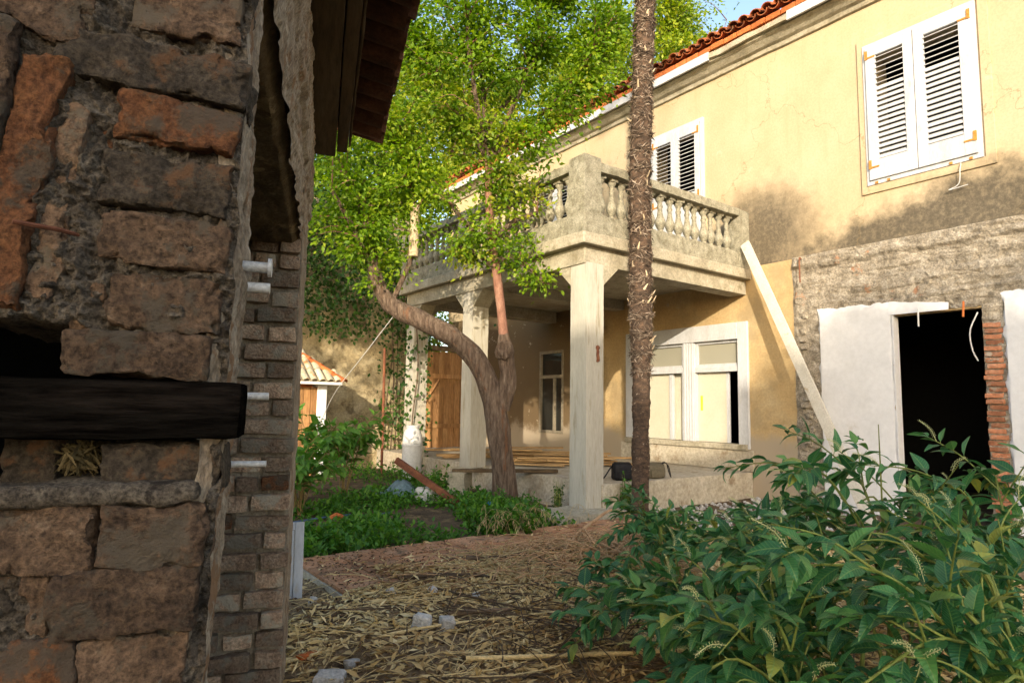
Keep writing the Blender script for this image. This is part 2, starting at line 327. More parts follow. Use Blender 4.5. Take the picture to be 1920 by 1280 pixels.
M['leaf_sun']=leafmat('broad_leaf',[(.06,.16,.02),(.10,.24,.03),(.15,.30,.04)],trans=.4,attr=False)
M['leaf_weed']=leafmat('weed_leaf',[(.035,.115,.014),(.075,.20,.024),(.135,.28,.03)],trans=.35)
M['stem']=mat('green_stem',[(0,(.10,.15,.03)),(1,(.22,.24,.06))],scale=6,bump=.1,rough=.5,var=.2)
M['stem_red']=mat('reddish_stem',[(0,(.16,.12,.04)),(1,(.24,.15,.06))],scale=6,bump=.1,rough=.5)
M['flower']=mat('greenish_flower',[(0,(.36,.40,.16)),(1,(.56,.56,.30))],scale=40,bump=.1,rough=.7)
M['litter']=leafmat('dry_leaf',[(.20,.115,.052),(.44,.295,.125),(.66,.49,.23),(.80,.66,.37)],trans=.1,rough=.8,spec=.15)
M['mulch']=leafmat('dark_mulch',[(.05,.033,.022),(.11,.072,.046),(.19,.125,.075)],trans=.0,rough=.95,spec=.05)
M['straw']=mat('straw',[(0,(.44,.31,.13)),(1,(.68,.54,.29))],scale=12,bump=.2,var=.3)
M['twig']=mat('dry_twig',[(0,(.09,.058,.036)),(1,(.23,.16,.10))],scale=14,bump=.5,var=.35)
M['twig_red']=mat('rufous_twig',[(0,(.28,.155,.075)),(1,(.52,.34,.19))],scale=14,bump=.4,var=.25)
M['soil']=mat('soil',[(0,(.055,.037,.024)),(.5,(.115,.078,.048)),(1,(.19,.135,.08))],scale=3,bscale=40,bump=1,bdist=.03,dirt=((.26,.18,.09),5,.5,.65))
M['paver']=mat('orange_paver',[(0,(.30,.13,.06)),(.5,(.42,.21,.11)),(1,(.48,.29,.18))],scale=4,bscale=30,bump=.3,var=.2,dirt=((.16,.11,.07),5,.52,.66))
M['rubble']=mat('rubble',[(0,(.40,.38,.36)),(1,(.64,.62,.58))],scale=10,bscale=50,bump=.6,var=.15)
M['tarp']=mat('blue_tarp',[(0,(.10,.16,.19)),(1,(.19,.27,.30))],scale=6,bump=.2,rough=.6)
M['sack']=mat('white_sack',[(0,(.50,.48,.44)),(1,(.64,.62,.58))],scale=8,bump=.3,rough=.7)
M['hose']=mat('blue_hose',[(0,(.05,.09,.15)),(1,(.09,.15,.24))],scale=8,bump=.1,rough=.5)
M['bag_black']=mat('black_nylon',[(0,(.010,.010,.012)),(1,(.022,.022,.025))],scale=30,bump=.2,rough=.6)
M['bag_olive']=mat('olive_canvas',[(0,(.10,.085,.055)),(1,(.16,.135,.09))],scale=30,bump=.2,rough=.85)
M['wallgar']=mat('garden_wall_render',[(0,(.27,.21,.12)),(.4,(.42,.34,.20)),(1,(.56,.48,.32))],scale=1.8,bscale=20,bump=.7,bdist=.04,dirt=((.18,.14,.08),2.2,.5,.64))
M['caster']=mat('shade_caster_render',[(0,(.34,.30,.24)),(1,(.44,.40,.33))],scale=2,bump=.2)
M['litter_soil']=mat('leaf_mould',[(0,(.13,.086,.05)),(.5,(.29,.20,.11)),(1,(.46,.33,.19))],scale=6,bscale=60,bump=1,bdist=.02,dirt=((.075,.048,.03),1.8,.54,.64),speck=(.45,1.5))
M['frame_shaded']=mat('shade_toned_frame',[(0,(.17,.14,.10)),(1,(.30,.26,.19))],scale=8,bump=.3)  # veranda shade put into the colour of the small window frame
# ================================================================== the setting
def ssp(t): t=max(0,min(1,t)); return t*t*(3-2*t)
def ground_z(x,y):
    z=.018*noise.noise(Vector((x*.9,y*.9,0)))+.012*noise.noise(Vector((x*3,y*3,4)))
    z-=.38*math.exp(-((x-1.62)/.26)**2-((y-5.3)/.55)**2)
    z+=.10*ssp((y-7)/4)*ssp((6.2-x)/1.5)*(1 if y<60 else 0)
    return z
xs=sorted(set([-90,-60,-40,-25,-15,-8,-5]+[round(-3+.125*i,3) for i in range(117)]+[13,16,22,30,45,65,90]))
ys=sorted(set([-90,-60,-40,-25,-15,-8,-5]+[round(-2.5+.125*i,3) for i in range(137)]+[17,20,26,35,50,70,95]))
V=[(x,y,ground_z(x,y)) for y in ys for x in xs]; n=len(xs)
F=[[j*n+i,j*n+i+1,(j+1)*n+i+1,(j+1)*n+i] for j in range(len(ys)-1) for i in range(n-1)]
tag(mo('ground',V,F,M['soil'],smooth=True),'bare brown soil of the overgrown courtyard','ground',kind='structure')
# tiled terrace
rng=random.Random(3)
terr=tag(MB().box(1.92,6.25,1.0,5.98,-.30,.045).build('terrace',M['conc_floor']),'low terrace of orange clay pavers under dry leaves','terrace',kind='structure')
pav=[me('paver',*rough_box(.388,.388,.03,.13,.003,50+i,6,.006),M['paver']) for i in range(4)]
for i in range(11):
    for j in range(11):
        y=5.77-j*.396; x=2.13+i*.396
        if j>5 and i>2: continue
        inst('paver',pav[rng.randrange(4)],terr,(x,y,.058+rng.uniform(-.004,.004)),(rng.uniform(-.012,.012),rng.uniform(-.012,.012),rng.uniform(-.01,.01)))
# bed of leaf litter on terrace and soil
def litter_h(x,y):
    n1=noise.noise(Vector((x*1.3,y*1.3,2.2))); n2=noise.noise(Vector((x*4,y*4,7.2)))
    back=ssp((5.38-.10*(x-2)-y+.30*n1)/.6)*ssp((x-2.0+.25*n1)/.45+ssp((4.7-y)/.3)*2)
    h=-.02+.125*back+.025*n1+.02*n2
    h+=.07*math.exp(-((x-4.35)/.65)**2-((y-4.55)/.6)**2)
    h-=.055*math.exp(-((x-2.75)/.5)**2-((y-4.6)/.25)**2)
    return h+.012*noise.noise(Vector((x*11,y*11,1)))
def lit_w(u,v):
    x=.5+7.6*u; y=.3+5.75*v
    h=litter_h(x,y)
    e=min(1,min(u,1-u)*16,v*10)
    if y>5.95: h=-.1
    return (x,y,max(-.06,h)*e-.05*(1-e))
litter=tag(grid('leaf_litter_bed',150,110,lit_w,M['litter_soil']),'brown bed of rotting leaves covering the terrace','litter',kind='structure')
# veranda floor
def slab_edge():
    mb=MB()
    mb.box(6.38,10,6.46,14,-.1,.43,.012)
    return mb
ver=tag(slab_edge().build('veranda_floor',M['conc_floor']),'grey concrete veranda floor raised above the yard','floor',kind='structure')
V,F=rough_box(1.25,.75,.16,.06,.02,3,5,.02)
pl=mo('column_plinth',V,F,M['conc'],smooth=True); pl.location=(5.95,6.55,.03); tag(pl,'broken pale concrete footing under the near porch column','plinth',kind='structure')
# ================================================================== the house (X=10 is the face of its front wall)
house=tag(empty('house',(0,0,0)),'old ochre villa with white louvred shutters and a balustraded balcony','house')
def wall_x(X,th,y0,y1,z0,z1,holes):
    Ys=sorted(set([y0,y1]+[h[0] for h in holes]+[h[1] for h in holes])); Zs=sorted(set([z0,z1]+[h[2] for h in holes]+[h[3] for h in holes]))
    mb=MB()
    def solid(i,j):
        if i<0 or j<0 or i>=len(Ys)-1 or j>=len(Zs)-1: return False
        cy=(Ys[i]+Ys[i+1])/2; cz=(Zs[j]+Zs[j+1])/2
        return not any(h[0]<cy<h[1] and h[2]<cz<h[3] for h in holes)
    for i in range(len(Ys)-1):
        for j in range(len(Zs)-1):
            if not solid(i,j): continue
            a,b,c,d=Ys[i],Ys[i+1],Zs[j],Zs[j+1]; q=[[0,1,2,3]]
            mb.add([(X,b,c),(X,a,c),(X,a,d),(X,b,d)],q); mb.add([(X+th,a,c),(X+th,b,c),(X+th,b,d),(X+th,a,d)],q)
            if not solid(i-1,j): mb.add([(X,a,c),(X+th,a,c),(X+th,a,d),(X,a,d)],q)
            if not solid(i+1,j): mb.add([(X+th,b,c),(X,b,c),(X,b,d),(X+th,b,d)],q)
            if not solid(i,j-1): mb.add([(X,a,c),(X,b,c),(X+th,b,c),(X+th,a,c)],q)
            if not solid(i,j+1): mb.add([(X,b,d),(X,a,d),(X+th,a,d),(X+th,b,d)],q)
    return mb
wall_x(10,.45,-4,17,4.05,8.15,[(3.0,4.22,5.1,7.05),(7.42,8.64,4.12,7.1),(11.2,12.4,4.12,7.1)]).build('upper_wall',M['yellow'],house)
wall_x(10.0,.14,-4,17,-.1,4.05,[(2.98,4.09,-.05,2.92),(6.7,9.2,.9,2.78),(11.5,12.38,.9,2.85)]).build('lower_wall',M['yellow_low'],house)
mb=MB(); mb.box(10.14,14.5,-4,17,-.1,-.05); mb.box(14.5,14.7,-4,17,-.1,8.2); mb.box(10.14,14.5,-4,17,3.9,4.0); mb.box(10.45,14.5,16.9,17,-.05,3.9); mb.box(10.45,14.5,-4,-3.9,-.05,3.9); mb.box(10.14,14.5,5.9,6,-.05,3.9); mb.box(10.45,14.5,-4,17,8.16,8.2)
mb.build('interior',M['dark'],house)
# bared rubble masonry at the right end, in relief around the plastered panels
def stone_h(y,z):
    p=Vector((y*3.3,z*6.5,.3)); q=p+noise.noise_vector(p*.7)*.5
    d,_=noise.voronoi(q); s=min(1,(d[1]-d[0])*5)
    h=.012+.012*s*(.6+.8*noise.cell(q*1.0))+.012*fbm((y*3,z*3,1))+.020*ssp(noise.noise(Vector((y*1.1,z*6.5,2)))*4+.4)*ssp((z-3.1)/.1)+.010*ssp(noise.noise(Vector((y*2.6,z*11,8)))*6)+.010*fbm((y*16,z*22,3),5)
    h+=.045*ssp((z-3.82-.015*math.sin(y*5)-.03*noise.noise(Vector((y*2.3,0,3))))/.07)*ssp((4.06-z)/.03+1)+.02*ssp((z-3.62)/.05)*ssp(noise.noise(Vector((y*1.5,z*1.2,5)))*5+.5)
    return h
def stone_fn(u,v):
    y=5.63-3.9*u; z=4.07*v+.0
    e=ssp(u/.015)*ssp((1-v)/.004)
    return (10-stone_h(y,z)*(.25+.75*e),y+.03*noise.noise(Vector((z*3,0,0)))*(1-ssp(u*30)),z)
def stone_skip(u,v):
    y=5.63-3.9*u; z=4.07*v
    return (2.99<y<4.11 and z<2.95+.05*noise.noise(Vector((y*6,0,1))))
grid('bared_masonry',260,280,stone_fn,M['stone'],house,True,stone_skip)
# stones and ledge fragments standing out of the masonry
rng=random.Random(17); bare=[o for o in house.children if o.name.startswith('bared_masonry')][0]
stn=[me('stone',*rough_box(L,.09,h,.025,.016,150+i,8,.016,chip=.03),M['stone'],True) for i,(L,h) in enumerate(((.34,.13),(.26,.12),(.20,.10),(.42,.14),(.16,.12),(.30,.09)))]
sl_=(.34,.26,.20,.42,.16,.30)
for zz in [.5+.135*k for k in range(20)]:
    if rng.random()<.8: inst('stone',stn[rng.choice((1,2,4,5))],bare,(10.020+rng.uniform(-.010,.010),5.41+rng.uniform(-.06,.05),zz+rng.uniform(-.02,.02)),(0,0,rng.uniform(-.08,.08)))
# flaking limewashed panels either side of the doorway
def panel(name,y0,y1,z1,seed,lowr=0):
    ny,nz=40,60
    def fn(u,v):
        y=y0+(y1-y0)*u; z=z1*v
        e=min(u*(y1-y0),(1-u)*(y1-y0),(1-v)*z1)
        jag=.05*fbm((y*5,z*5,seed))
        t=ssp((e+jag*.5+.008)/.03)
        if u in(0,1): y+=.05*fbm((z*4,seed,0))
        if v==1: z+=.05*fbm((y*4,seed,0))
        return (10-.012-.042*t,y,z)
    return grid(name,ny,nz,fn,M['whitewash'],house,True)
panel('plaster_panel',4.095,5.2,3.14,1); panel('plaster_panel',1.6,2.76,3.10,2)
# strip of plaster above the doorway
def lint(u,v):
    y=3.36+.77*u; z=2.93+(.20-.10*(1-u))*v
    return (10-.062+.012*v,y,z+.02*fbm((y*5,3,0))*v)
grid('lintel_plaster',20,6,lint,M['whitewash'],house)
# brick jamb of the doorway, each brick on its own
jb=[me('brick',*rough_box(.13,.20,.062,.03,.008,70+i,14,.008),M['brick_red']) for i in range(4)]
rng=random.Random(5)
jamb=MB().box(9.985,10.13,2.80,2.985,0,2.75).build('door_jamb',M['stone'],house)
for k in range(35):
    inst('brick',jb[rng.randrange(4)],jamb,(10.015+rng.uniform(-.015,.012),2.885+rng.uniform(-.03,.02),.05+k*.077),(0,rng.uniform(-.03,.03),rng.uniform(-.08,.08)))
MB().box(9.94,10.12,4.078,4.092,0,2.92).build('jamb_plaster',M['whitewash'],house)
# loose cables over the doorway
for pts,mt,r in (([(9.9,3.72,2.98),(9.86,3.71,2.9),(9.88,3.72,2.72)],'pvc',.011),([(9.9,3.17,3.0),(9.84,3.15,2.98),(9.86,3.17,2.8)],'tile_red',.013),([(9.92,3.02,2.85),(9.86,3.10,2.6),(9.88,3.09,2.35),(9.9,3.04,2.2)],'pvc',.009)):
    MB().tube(bez(pts,10),r,6).build('cable',M[mt],house,True)
# iron hook left in the masonry
MB().tube(bez([(9.9,5.42,4.0),(9.84,5.42,3.99),(9.84,5.42,3.6)],8),.012,6).build('iron_hook',M['rust'],house,True)
# cornice, gutter board, brick course, roof
def extrude_y(prof,y0,y1,n=1,wob=0,seed=0):
    V=[];F=[];m=len(prof)
    for k in range(n+1):
        y=y0+(y1-y0)*k/n
        for i,(x,z) in enumerate(prof):
            w=Vector((0,0,0))
            if wob: w=noise.noise_vector(Vector((x*6,y*3,z*6+seed)))*wob
            V.append((x+w.x,y,z+w.z))
    for k in range(n):
        for i in range(m):
            j=(i+1)%m; F.append([k*m+i,k*m+j,(k+1)*m+j,(k+1)*m+i])
    F.append(list(range(m-1,-1,-1))); F.append([n*m+i for i in range(m)])
    return V,F
prof=[(10.02,7.86),(9.95,7.88),(9.94,7.95),(9.88,7.98),(9.80,8.06),(9.74,8.09),(9.735,8.13),(9.70,8.14),(9.70,8.20),(10.02,8.20)]
V,F=extrude_y(prof,-4,17,120,.012); mo('cornice',V,F,M['conc'],house)
for (a,b) in ((-4,5.42),(7.0,11.9),(12.0,17)):
    V,F=extrude_y([(9.655,8.10),(9.695,8.10),(9.698,8.26),(9.66,8.265)],a,b,60,.004); mo('gutter_board',V,F,M['white'],house)
V,F=extrude_y([(9.66,8.12),(9.70,8.12),(9.74,8.24),(9.69,8.25)],5.42,7.0,40,.03,4); mo('gutter_bed',V,F,M['conc'],house)
V=[(9.72,-4,8.205),(9.72,17,8.205),(9.72,17,8.37),(9.72,-4,8.37),(14.8,-4,10.6),(14.8,17,10.6),(14.8,17,8.2),(14.8,-4,8.2)]
roof=mo('roof',V,[[0,1,2,3],[3,2,5,4],[4,5,6,7],[0,3,4,7],[1,6,5,2],[0,7,6,1]],M['tile'],house)
cb=[me('brick',*rough_box(.14,.27,.10,.07,.006,90+i,9,.01),M['tile_red']) for i in range(3)]
rng=random.Random(8)
for k in range(46): inst('brick',cb[rng.randrange(3)],roof,(9.73+rng.uniform(-.012,.012),3.7+k*.282,8.318),(0,0,rng.uniform(-.03,.03)))
def tile_mesh(L,r0,r1,th,n=8,flip=False,name='roof_tile'):
    mb=MB(); V=[];F=[]
    for i,(x,r) in enumerate(((0,r0),(L,r1))):
        for rr in (r,r-th):
            for k in range(n+1):
                a=math.pi*k/n; V.append((x,rr*math.cos(a),rr*math.sin(a)*(-1 if flip else 1)*.85))
    m=n+1
    for k in range(n):
        F+= [[k,k+1,2*m+k+1,2*m+k],[m+k+1,m+k,3*m+k,3*m+k+1],[k+1,k,m+k,m+k+1]]
    F+=[[0,2*m,3*m,m],[n,m+n,3*m+n,2*m+n]]
    return me(name,V,F,M['tile'],True)
ct=tile_mesh(.5,.105,.085,.016); cc=tile_mesh(.5,.10,.09,.016,flip=True)
sl=math.atan2(2.2,5.0)
for k in range(58):
    y=3.7+k*.226
    inst('roof_tile',ct,roof,(9.585+rng.uniform(-.02,.02),y,8.455+rng.uniform(-.012,.012)),(0,-sl+rng.uniform(-.03,.03),rng.uniform(-.05,.05)))
    inst('roof_tile',cc,roof,(9.62+rng.uniform(-.02,.02),y+.113,8.49),(0,-sl,rng.uniform(-.04,.04)))
# ---- shutters
slat_open=me('slat',*(lambda mb:(mb.V,mb.F))(MB().box(-.006,.006,-.5,.5,-.045,.045)),M['white'])
def shutter(y0,y1,z0,z1,st_out,st_in,zt,zb,outer_low,nsl,nopen,seed):
    """one louvred leaf; outer_low: the hinge is on the y0 side"""
    rg=random.Random(seed); a=y0+(st_out if outer_low else st_in); b=y1-(st_in if outer_low else st_out)
    mb=MB(); x0,x1=9.925,9.968
    mb.box(x0,x1,y0,a,z0,z1,.005); mb.box(x0,x1,b,y1,z0,z1,.005); mb.box(x0+.002,x1-.002,a,b,zt,z1,.004); mb.box(x0+.002,x1-.002,a,b,z0,zb,.004)
    o=mb.build('shutter',M['white'],house); h=(zt-zb)/nsl
    for k in range(nsl):
        z=zb+(k+.5)*h; op=k>=nsl-nopen
        inst('slat',slat_open,o,((x0+x1)/2,(a+b)/2,z),(0,(1.12 if op else .62)+rg.uniform(-.05,.05),0),(1,(b-a)-.004,h/.09*(1.0 if op else 1.04)))
    hy=y0+.02 if outer_low else y1-.02; s=1 if outer_low else -1
    for hz in (zb-.06,zt+.03):
        hm=MB(); hm.box(9.912,9.926,hy-.02,hy+.02,hz-.07,hz+.07); hm.box(9.914,9.926,hy,hy+s*.13,hz-.06,hz-.035); hm.build('hinge',M['rust_bright'],o)
    return o
def frame_x(x0,x1,y0,y1,z0,z1,w,name,mt,bottom=True,par=None):
    mb=MB(); mb.box(x0,x1,y0,y0+w,z0,z1,.004); mb.box(x0,x1,y1-w,y1,z0,z1,.004); mb.box(x0+.001,x1-.001,y0+w,y1-w,z1-w,z1,.004)
    if bottom: mb.box(x0+.001,x1-.001,y0+w,y1-w,z0,z0+w,.004)
    return mb.build(name,M[mt],par or house)
frame_x(9.972,10.05,2.72,4.45,4.84,7.33,.12,'window_surround','yellow')
frame_x(9.955,10.06,2.86,4.36,4.96,7.22,.075,'window_frame','white')
shutter(3.645,4.31,5.03,7.16,.15,.13,7.0,5.33,False,20,6,1); shutter(2.91,3.635,5.03,7.16,.15,.14,7.0,5.33,True,20,6,2)
MB().tube(bez([(9.95,3.12,4.95),(9.93,3.13,4.85),(9.95,3.16,4.66),(9.93,3.28,4.60),(9.94,3.05,4.62)],14),.006,5).build('dangling_wire',M['pvc'],house,True)
for yy in (3.0,3.24,4.05,4.22): MB().box(9.945,9.956,yy-.02,yy+.02,4.965,5.0).build('shutter_catch',M['rust_bright'],house)
for (y0,s) in ((7.36,3),(11.14,5)):
    frame_x(9.95,10.06,y0,y0+1.34,4.06,7.2,.07,'window_frame','white',False)
    shutter(y0+.08,y0+.665,4.1,7.12,.11,.10,6.95,5.75,True,15,15,s); shutter(y0+.675,y0+1.26,4.1,7.12,.11,.10,6.95,5.75,False,15,15,s+1)
    for a,b in ((y0+.19,y0+.565),(y0+.785,y0+1.15)):
        lo=MB().box(9.945,9.955,a,b,4.35,5.6).build('shutter_panel',M['white'],house)
# ---- wide window of the veranda
mb=MB(); x0,x1=9.955,10.02
mb.box(x0,x1,6.49,6.7,.82,3.08,.01); mb.box(x0,x1,9.2,9.42,.82,3.08,.01); mb.box(x0+.002,x1,6.7,9.2,2.78,3.08,.01)
win=mb.build('wide_window',M['white'],house)
MB().box(9.90,10.2,6.52,9.4,.80,.90,.01).build('window_sill',M['conc'],win)
MB().box(9.945,10.0,6.42,9.55,.44,.80,.01).build('plinth_render',M['conc_floor'],house)
mb=MB(); mb.box(9.99,10.14,7.66,7.94,.9,2.78,.006)
for yy in (7.70,7.76,7.82,7.88): mb.box(9.972,9.991,yy-.012,yy+.022,.902,2.778,.004)
mb.build('mullion',M['white'],win)
for a,b in ((6.7,7.66),(7.94,9.2)):
    MB().box(10.0,10.12,a,b,2.20,2.30,.008).build('transom',M['white'],win)
    MB().box(10.07,10.08,a,b,2.30,2.78).build('pane',M['glass_grey'],win)
    frame_x(10.03,10.10,a,b,2.30,2.78,.05,'sash_frame','white',par=win)
    MB().box(10.02,10.12,a,a+.045,.9,2.2,.005).build('sash_frame',M['white'],win)
MB().box(10.10,10.13,8.30,9.15,.9,2.2).build('panel',M['cream'],win); MB().box(10.16,10.19,7.985,8.30,.9,2.2).build('panel',M['cream'],win)
MB().box(10.06,10.13,8.24,8.33,.9,2.2,.008).build('sash_frame',M['white'],win)
MB().box(10.10,10.13,7.03,7.655,.9,2.2).build('panel',M['cream'],win); MB().box(10.09,10.135,6.97,7.03,.9,2.2,.006).build('sash_frame',M['white'],win)
V,F=rough_box(.006,.05,.28,.03,.004,2,9,.002); o=mo('paint_mark',V,F,mat('yellow_paint',[(0,(.75,.55,.03)),(1,(.8,.65,.05))],bump=0),win); o.location=(10.098,7.58,1.62)
# ---- small window at the back of the veranda
f2=frame_x(9.985,10.07,11.48,12.40,.86,2.88,.07,'small_window','frame_shaded')
MB().box(9.99,10.06,11.55,12.33,2.2,2.28,.005).build('transom',M['frame_shaded'],f2); MB().box(10.0,10.06,11.80,11.88,.93,2.2,.005).build('mullion',M['frame_shaded'],f2)
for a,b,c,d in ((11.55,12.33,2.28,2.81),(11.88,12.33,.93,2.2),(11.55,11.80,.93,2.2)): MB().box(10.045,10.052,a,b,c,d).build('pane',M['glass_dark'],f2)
# ---- balcony
MB().box(5.93,10.0,6.40,12.2,3.82,3.99,.02).build('balcony_edge_tmp',M['conc'],house).name='balcony'
balc=[o for o in house.children if o.name.startswith('balcony')][0]
mb=MB(); mb.box(6.06,6.40,6.52,12.06,3.56,3.815,.008); mb.box(6.40,9.998,6.52,6.84,3.56,3.815,.008); mb.box(6.40,9.998,11.76,12.06,3.56,3.815,.008); mb.box(6.40,9.998,9.5,9.78,3.62,3.815,.008)
mb.build('balcony_beam',M['conc'],balc)
mb=MB(); mb.box(5.975,6.22,6.445,12.15,3.995,4.28,.015); mb.box(6.22,9.99,6.445,6.69,3.995,4.28,.015); mb.build('balustrade_plinth',M['conc_moss'],balc)
def rail(x0,x1,y0,y1,z0,z1,name):
    V,F=rough_box(x1-x0,y1-y0,z1-z0,.09,.010,int(x0*10+y0),5,.025); o=mo(name,V,F,M['conc_moss'],balc,True); o.location=((x0+x1)/2,(y0+y1)/2,(z0+z1)/2)
rail(5.94,6.25,6.70,12.15,4.92,5.07,'handrail'); rail(6.18,9.72,6.41,6.72,4.92,5.07,'handrail')
for (x,y,w,zt) in ((6.10,6.57,.17,5.12),(9.84,6.57,.15,5.06),(6.10,9.7,.15,5.0),(6.10,12.0,.16,5.1)):
    V,F=rough_box(2*w,2*w,zt-3.96,.08,.007,int(x+y),6,.015); o=mo('post',V,F,M['conc_moss'],balc,True); o.location=(x,y,(zt+3.96)/2)
bp=[(.062,0),(.062,.035),(.045,.045),(.038,.075),(.05,.095),(.075,.15),(.082,.19),(.074,.235),(.05,.30),(.037,.37),(.033,.42),(.046,.445),(.046,.465),(.035,.48),(.035,.52),(.05,.545),(.068,.575),(.068,.645)]
bm=MB().lathe(bp,14); bm.box(-.075,.075,-.075,.075,.60,.645,.006); bm.box(-.07,.07,-.07,.07,-.005,.035,.006)
bal=me('baluster',bm.V,bm.F,M['conc_moss'],True)
rng=random.Random(12)
for k in range(15): inst('baluster',bal,balc,(6.42+k*.222+rng.uniform(-.012,.012),6.57+rng.uniform(-.01,.01),4.277),(rng.uniform(-.03,.03),rng.uniform(-.03,.03),rng.uniform(-.3,.3)),(rng.uniform(.94,1.06),rng.uniform(.94,1.06),1))
for k in range(12): inst('baluster',bal,balc,(6.10,6.90+k*.228,4.277),(rng.uniform(-.015,.015),rng.uniform(-.015,.015),0))
for k in range(9): inst('baluster',bal,balc,(6.10,9.98+k*.224,4.277))
# columns with 45 degree brackets
def column(x,y,z0,w,brs):
    V,F=rough_box(w,w,3.58-z0,.11,.004,int(x*3+y*5),4,.012); o=mo('porch_column',V,F,M['conc_col'],house,True); o.location=(x+w/2,y+w/2,(3.58+z0)/2)
    for (dx,dy) in brs:
        mb=MB(); L=.30; hw=w/2-.004; zt=3.556; zb=3.27
        a=Vector((w/2*dx,w/2*dy,0))-Vector((dx,dy,0))*.01; b=Vector(((w/2+L)*dx,(w/2+L)*dy,0)); s=Vector((dy,dx,0))*hw
        c=Vector((x+w/2,y+w/2,0))
        V=[c+a+s+Vector((0,0,zb)),c+a-s+Vector((0,0,zb)),c+a-s+Vector((0,0,zt)),c+a+s+Vector((0,0,zt)),c+b+s+Vector((0,0,zt)),c+b-s+Vector((0,0,zt))]
        mb.add(V,[[0,1,2,3],[3,2,5,4],[0,4,5,1],[0,3,4],[1,5,2]]); mb.build('bracket',M['conc'],house)
M['conc_col']=mat('pale_concrete',[(0,(.37,.345,.285)),(.5,(.44,.415,.35)),(1,(.49,.47,.40))],scale=2.6,bscale=26,bump=.3,bdist=.008,dirt=((.27,.235,.165),3.2,.52,.68),speck=(.88,1.1),stretch=(2.2,2.2,.28))
column(6.08,6.50,-.05,.345,((1,0),(0,1))); column(6.08,9.47,.40,.345,((0,1),(0,-1),(1,0))); column(6.08,11.72,.3,.34,((0,-1),(1,0)))
V,F=rough_box(.03,.05,.24,.03,.018,5,20,.01); o=mo('exposed_rebar_scar',V,F,M['rust'],house); o.location=(6.30,6.497,2.26); o.rotation_euler=(0,0,math.pi/2)
# ================================================================== ruined brick outbuilding (local x = across, y = along its wall)
ob=tag(empty('brick_outbuilding',(0,0,0),R(-19.5)),'ruined brick outbuilding with crumbling masonry and sagging tiled eave, close at left','building')
rng=random.Random(21)
def void_d(a,z):
    """depth of the hole where bricks have fallen out, and of the joints"""
    n=.022*noise.noise(Vector((a*14,z*14,3)))+.012*noise.noise(Vector((a*34,z*34,3)))
    top=1.605+(a+.30)*-.12; bot=1.352
    m=min(-.150-a,top-z,z-bot)+n
    return ssp(m/.03)
def front_fn(u,v):
    a=-.64+.505*u; z=.95+1.45*v
    n=.007*fbm((a*16,z*16,1))+.006*fbm((a*60,z*60,5),5)+.005*noise.noise(Vector((a*110,z*110,2)))
    b=1.037-n*1.5+.20*void_d(a,z)
    if a<-.30 and z>1.60: b-=.012*ssp((-.30-a)/.05)
    return (a-.02*max(0,(1.5-z))*u+.006*noise.noise(Vector((z*20,a*9,0))),b,z)
grid('mortar_core',190,420,front_fn,M['mortar'],ob,True,lambda u,v:void_d(-.64+.505*u,.95+1.45*v)>.93)
def hb(a0,z1,a1,z0,mt,seed,pr=.0,dep=.11,rot=0,seg=.0052,amp=.006):
    V,F=rough_box(a1-a0,dep,z1-z0,seg,amp,seed,13,.0045,chip=.03)
    o=mo('brick',V,F,M[mt],ob,True); o.location=((a0+a1)/2,1.028+dep/2-pr,(z0+z1)/2); o.rotation_euler=(0,rot,0); return o
for i,(bx,mt,pr,rot) in enumerate((((-.298,2.135,-.152,2.060),'brick',.002,.05),((-.385,2.030,-.142,1.966),'brick_grey',.012,.06),((-.300,1.948,-.150,1.884),'brick_orange',.010,.10),
  ((-.350,1.938,-.308,1.876),'brick_orange',-.008,.03),((-.316,1.862,-.156,1.784),'brick_grey',.004,.05),((-.314,1.772,-.155,1.700),'brick',.006,.04),((-.345,1.672,-.306,1.600),'brick',-.006,.0),
  ((-.298,1.678,-.155,1.603),'brick',.0,.02),((-.345,1.594,-.168,1.536),'brick',.008,.02),((-.43,1.470,-.365,1.374),'brick_grey',-.06,.0),((-.292,1.433,-.150,1.366),'brick_grey',-.014,.01),
  ((-.50,1.348,-.290,1.266),'brick',.008,-.01),((-.283,1.349,-.160,1.268),'brick',.014,-.015),((-.335,1.262,-.167,1.180),'brick',.012,-.02),((-.372,1.262,-.342,1.185),'brick',.0,.03),((-.50,1.262,-.384,1.22),'brick_grey',-.004,.1),
  ((-.56,1.172,-.30,1.092),'brick_orange',.004,-.02),((-.292,1.172,-.172,1.094),'brick',.006,-.02),((-.45,1.085,-.178,1.01),'brick',.004,-.02),
  ((-.60,2.04,-.448,1.62),'brick',.03,.10),((-.442,1.985,-.388,1.625),'brick_orange',.022,.13),((-.382,1.925,-.352,1.64),'brick',.006,.10),((-.62,2.20,-.33,2.05),'brick',.014,.35),((-.32,2.23,-.15,2.145),'brick_grey',.0,.04))):
    hb(bx[0]-.005,bx[1]+.004,bx[2]+(.010 if bx[2]>-.19 else .002),bx[3]-.004,mt,100+i,pr,rot=rot,amp=.0085 if i<19 else .010)
# ledge of bedding mortar
V,F=rough_box(.40,.13,.030,.009,.007,44,18,.012); o=mo('mortar_ledge',V,F,M['mortar'],ob,True); o.location=(-.36,1.075,1.366); o.rotation_euler=(0,-.01,0)
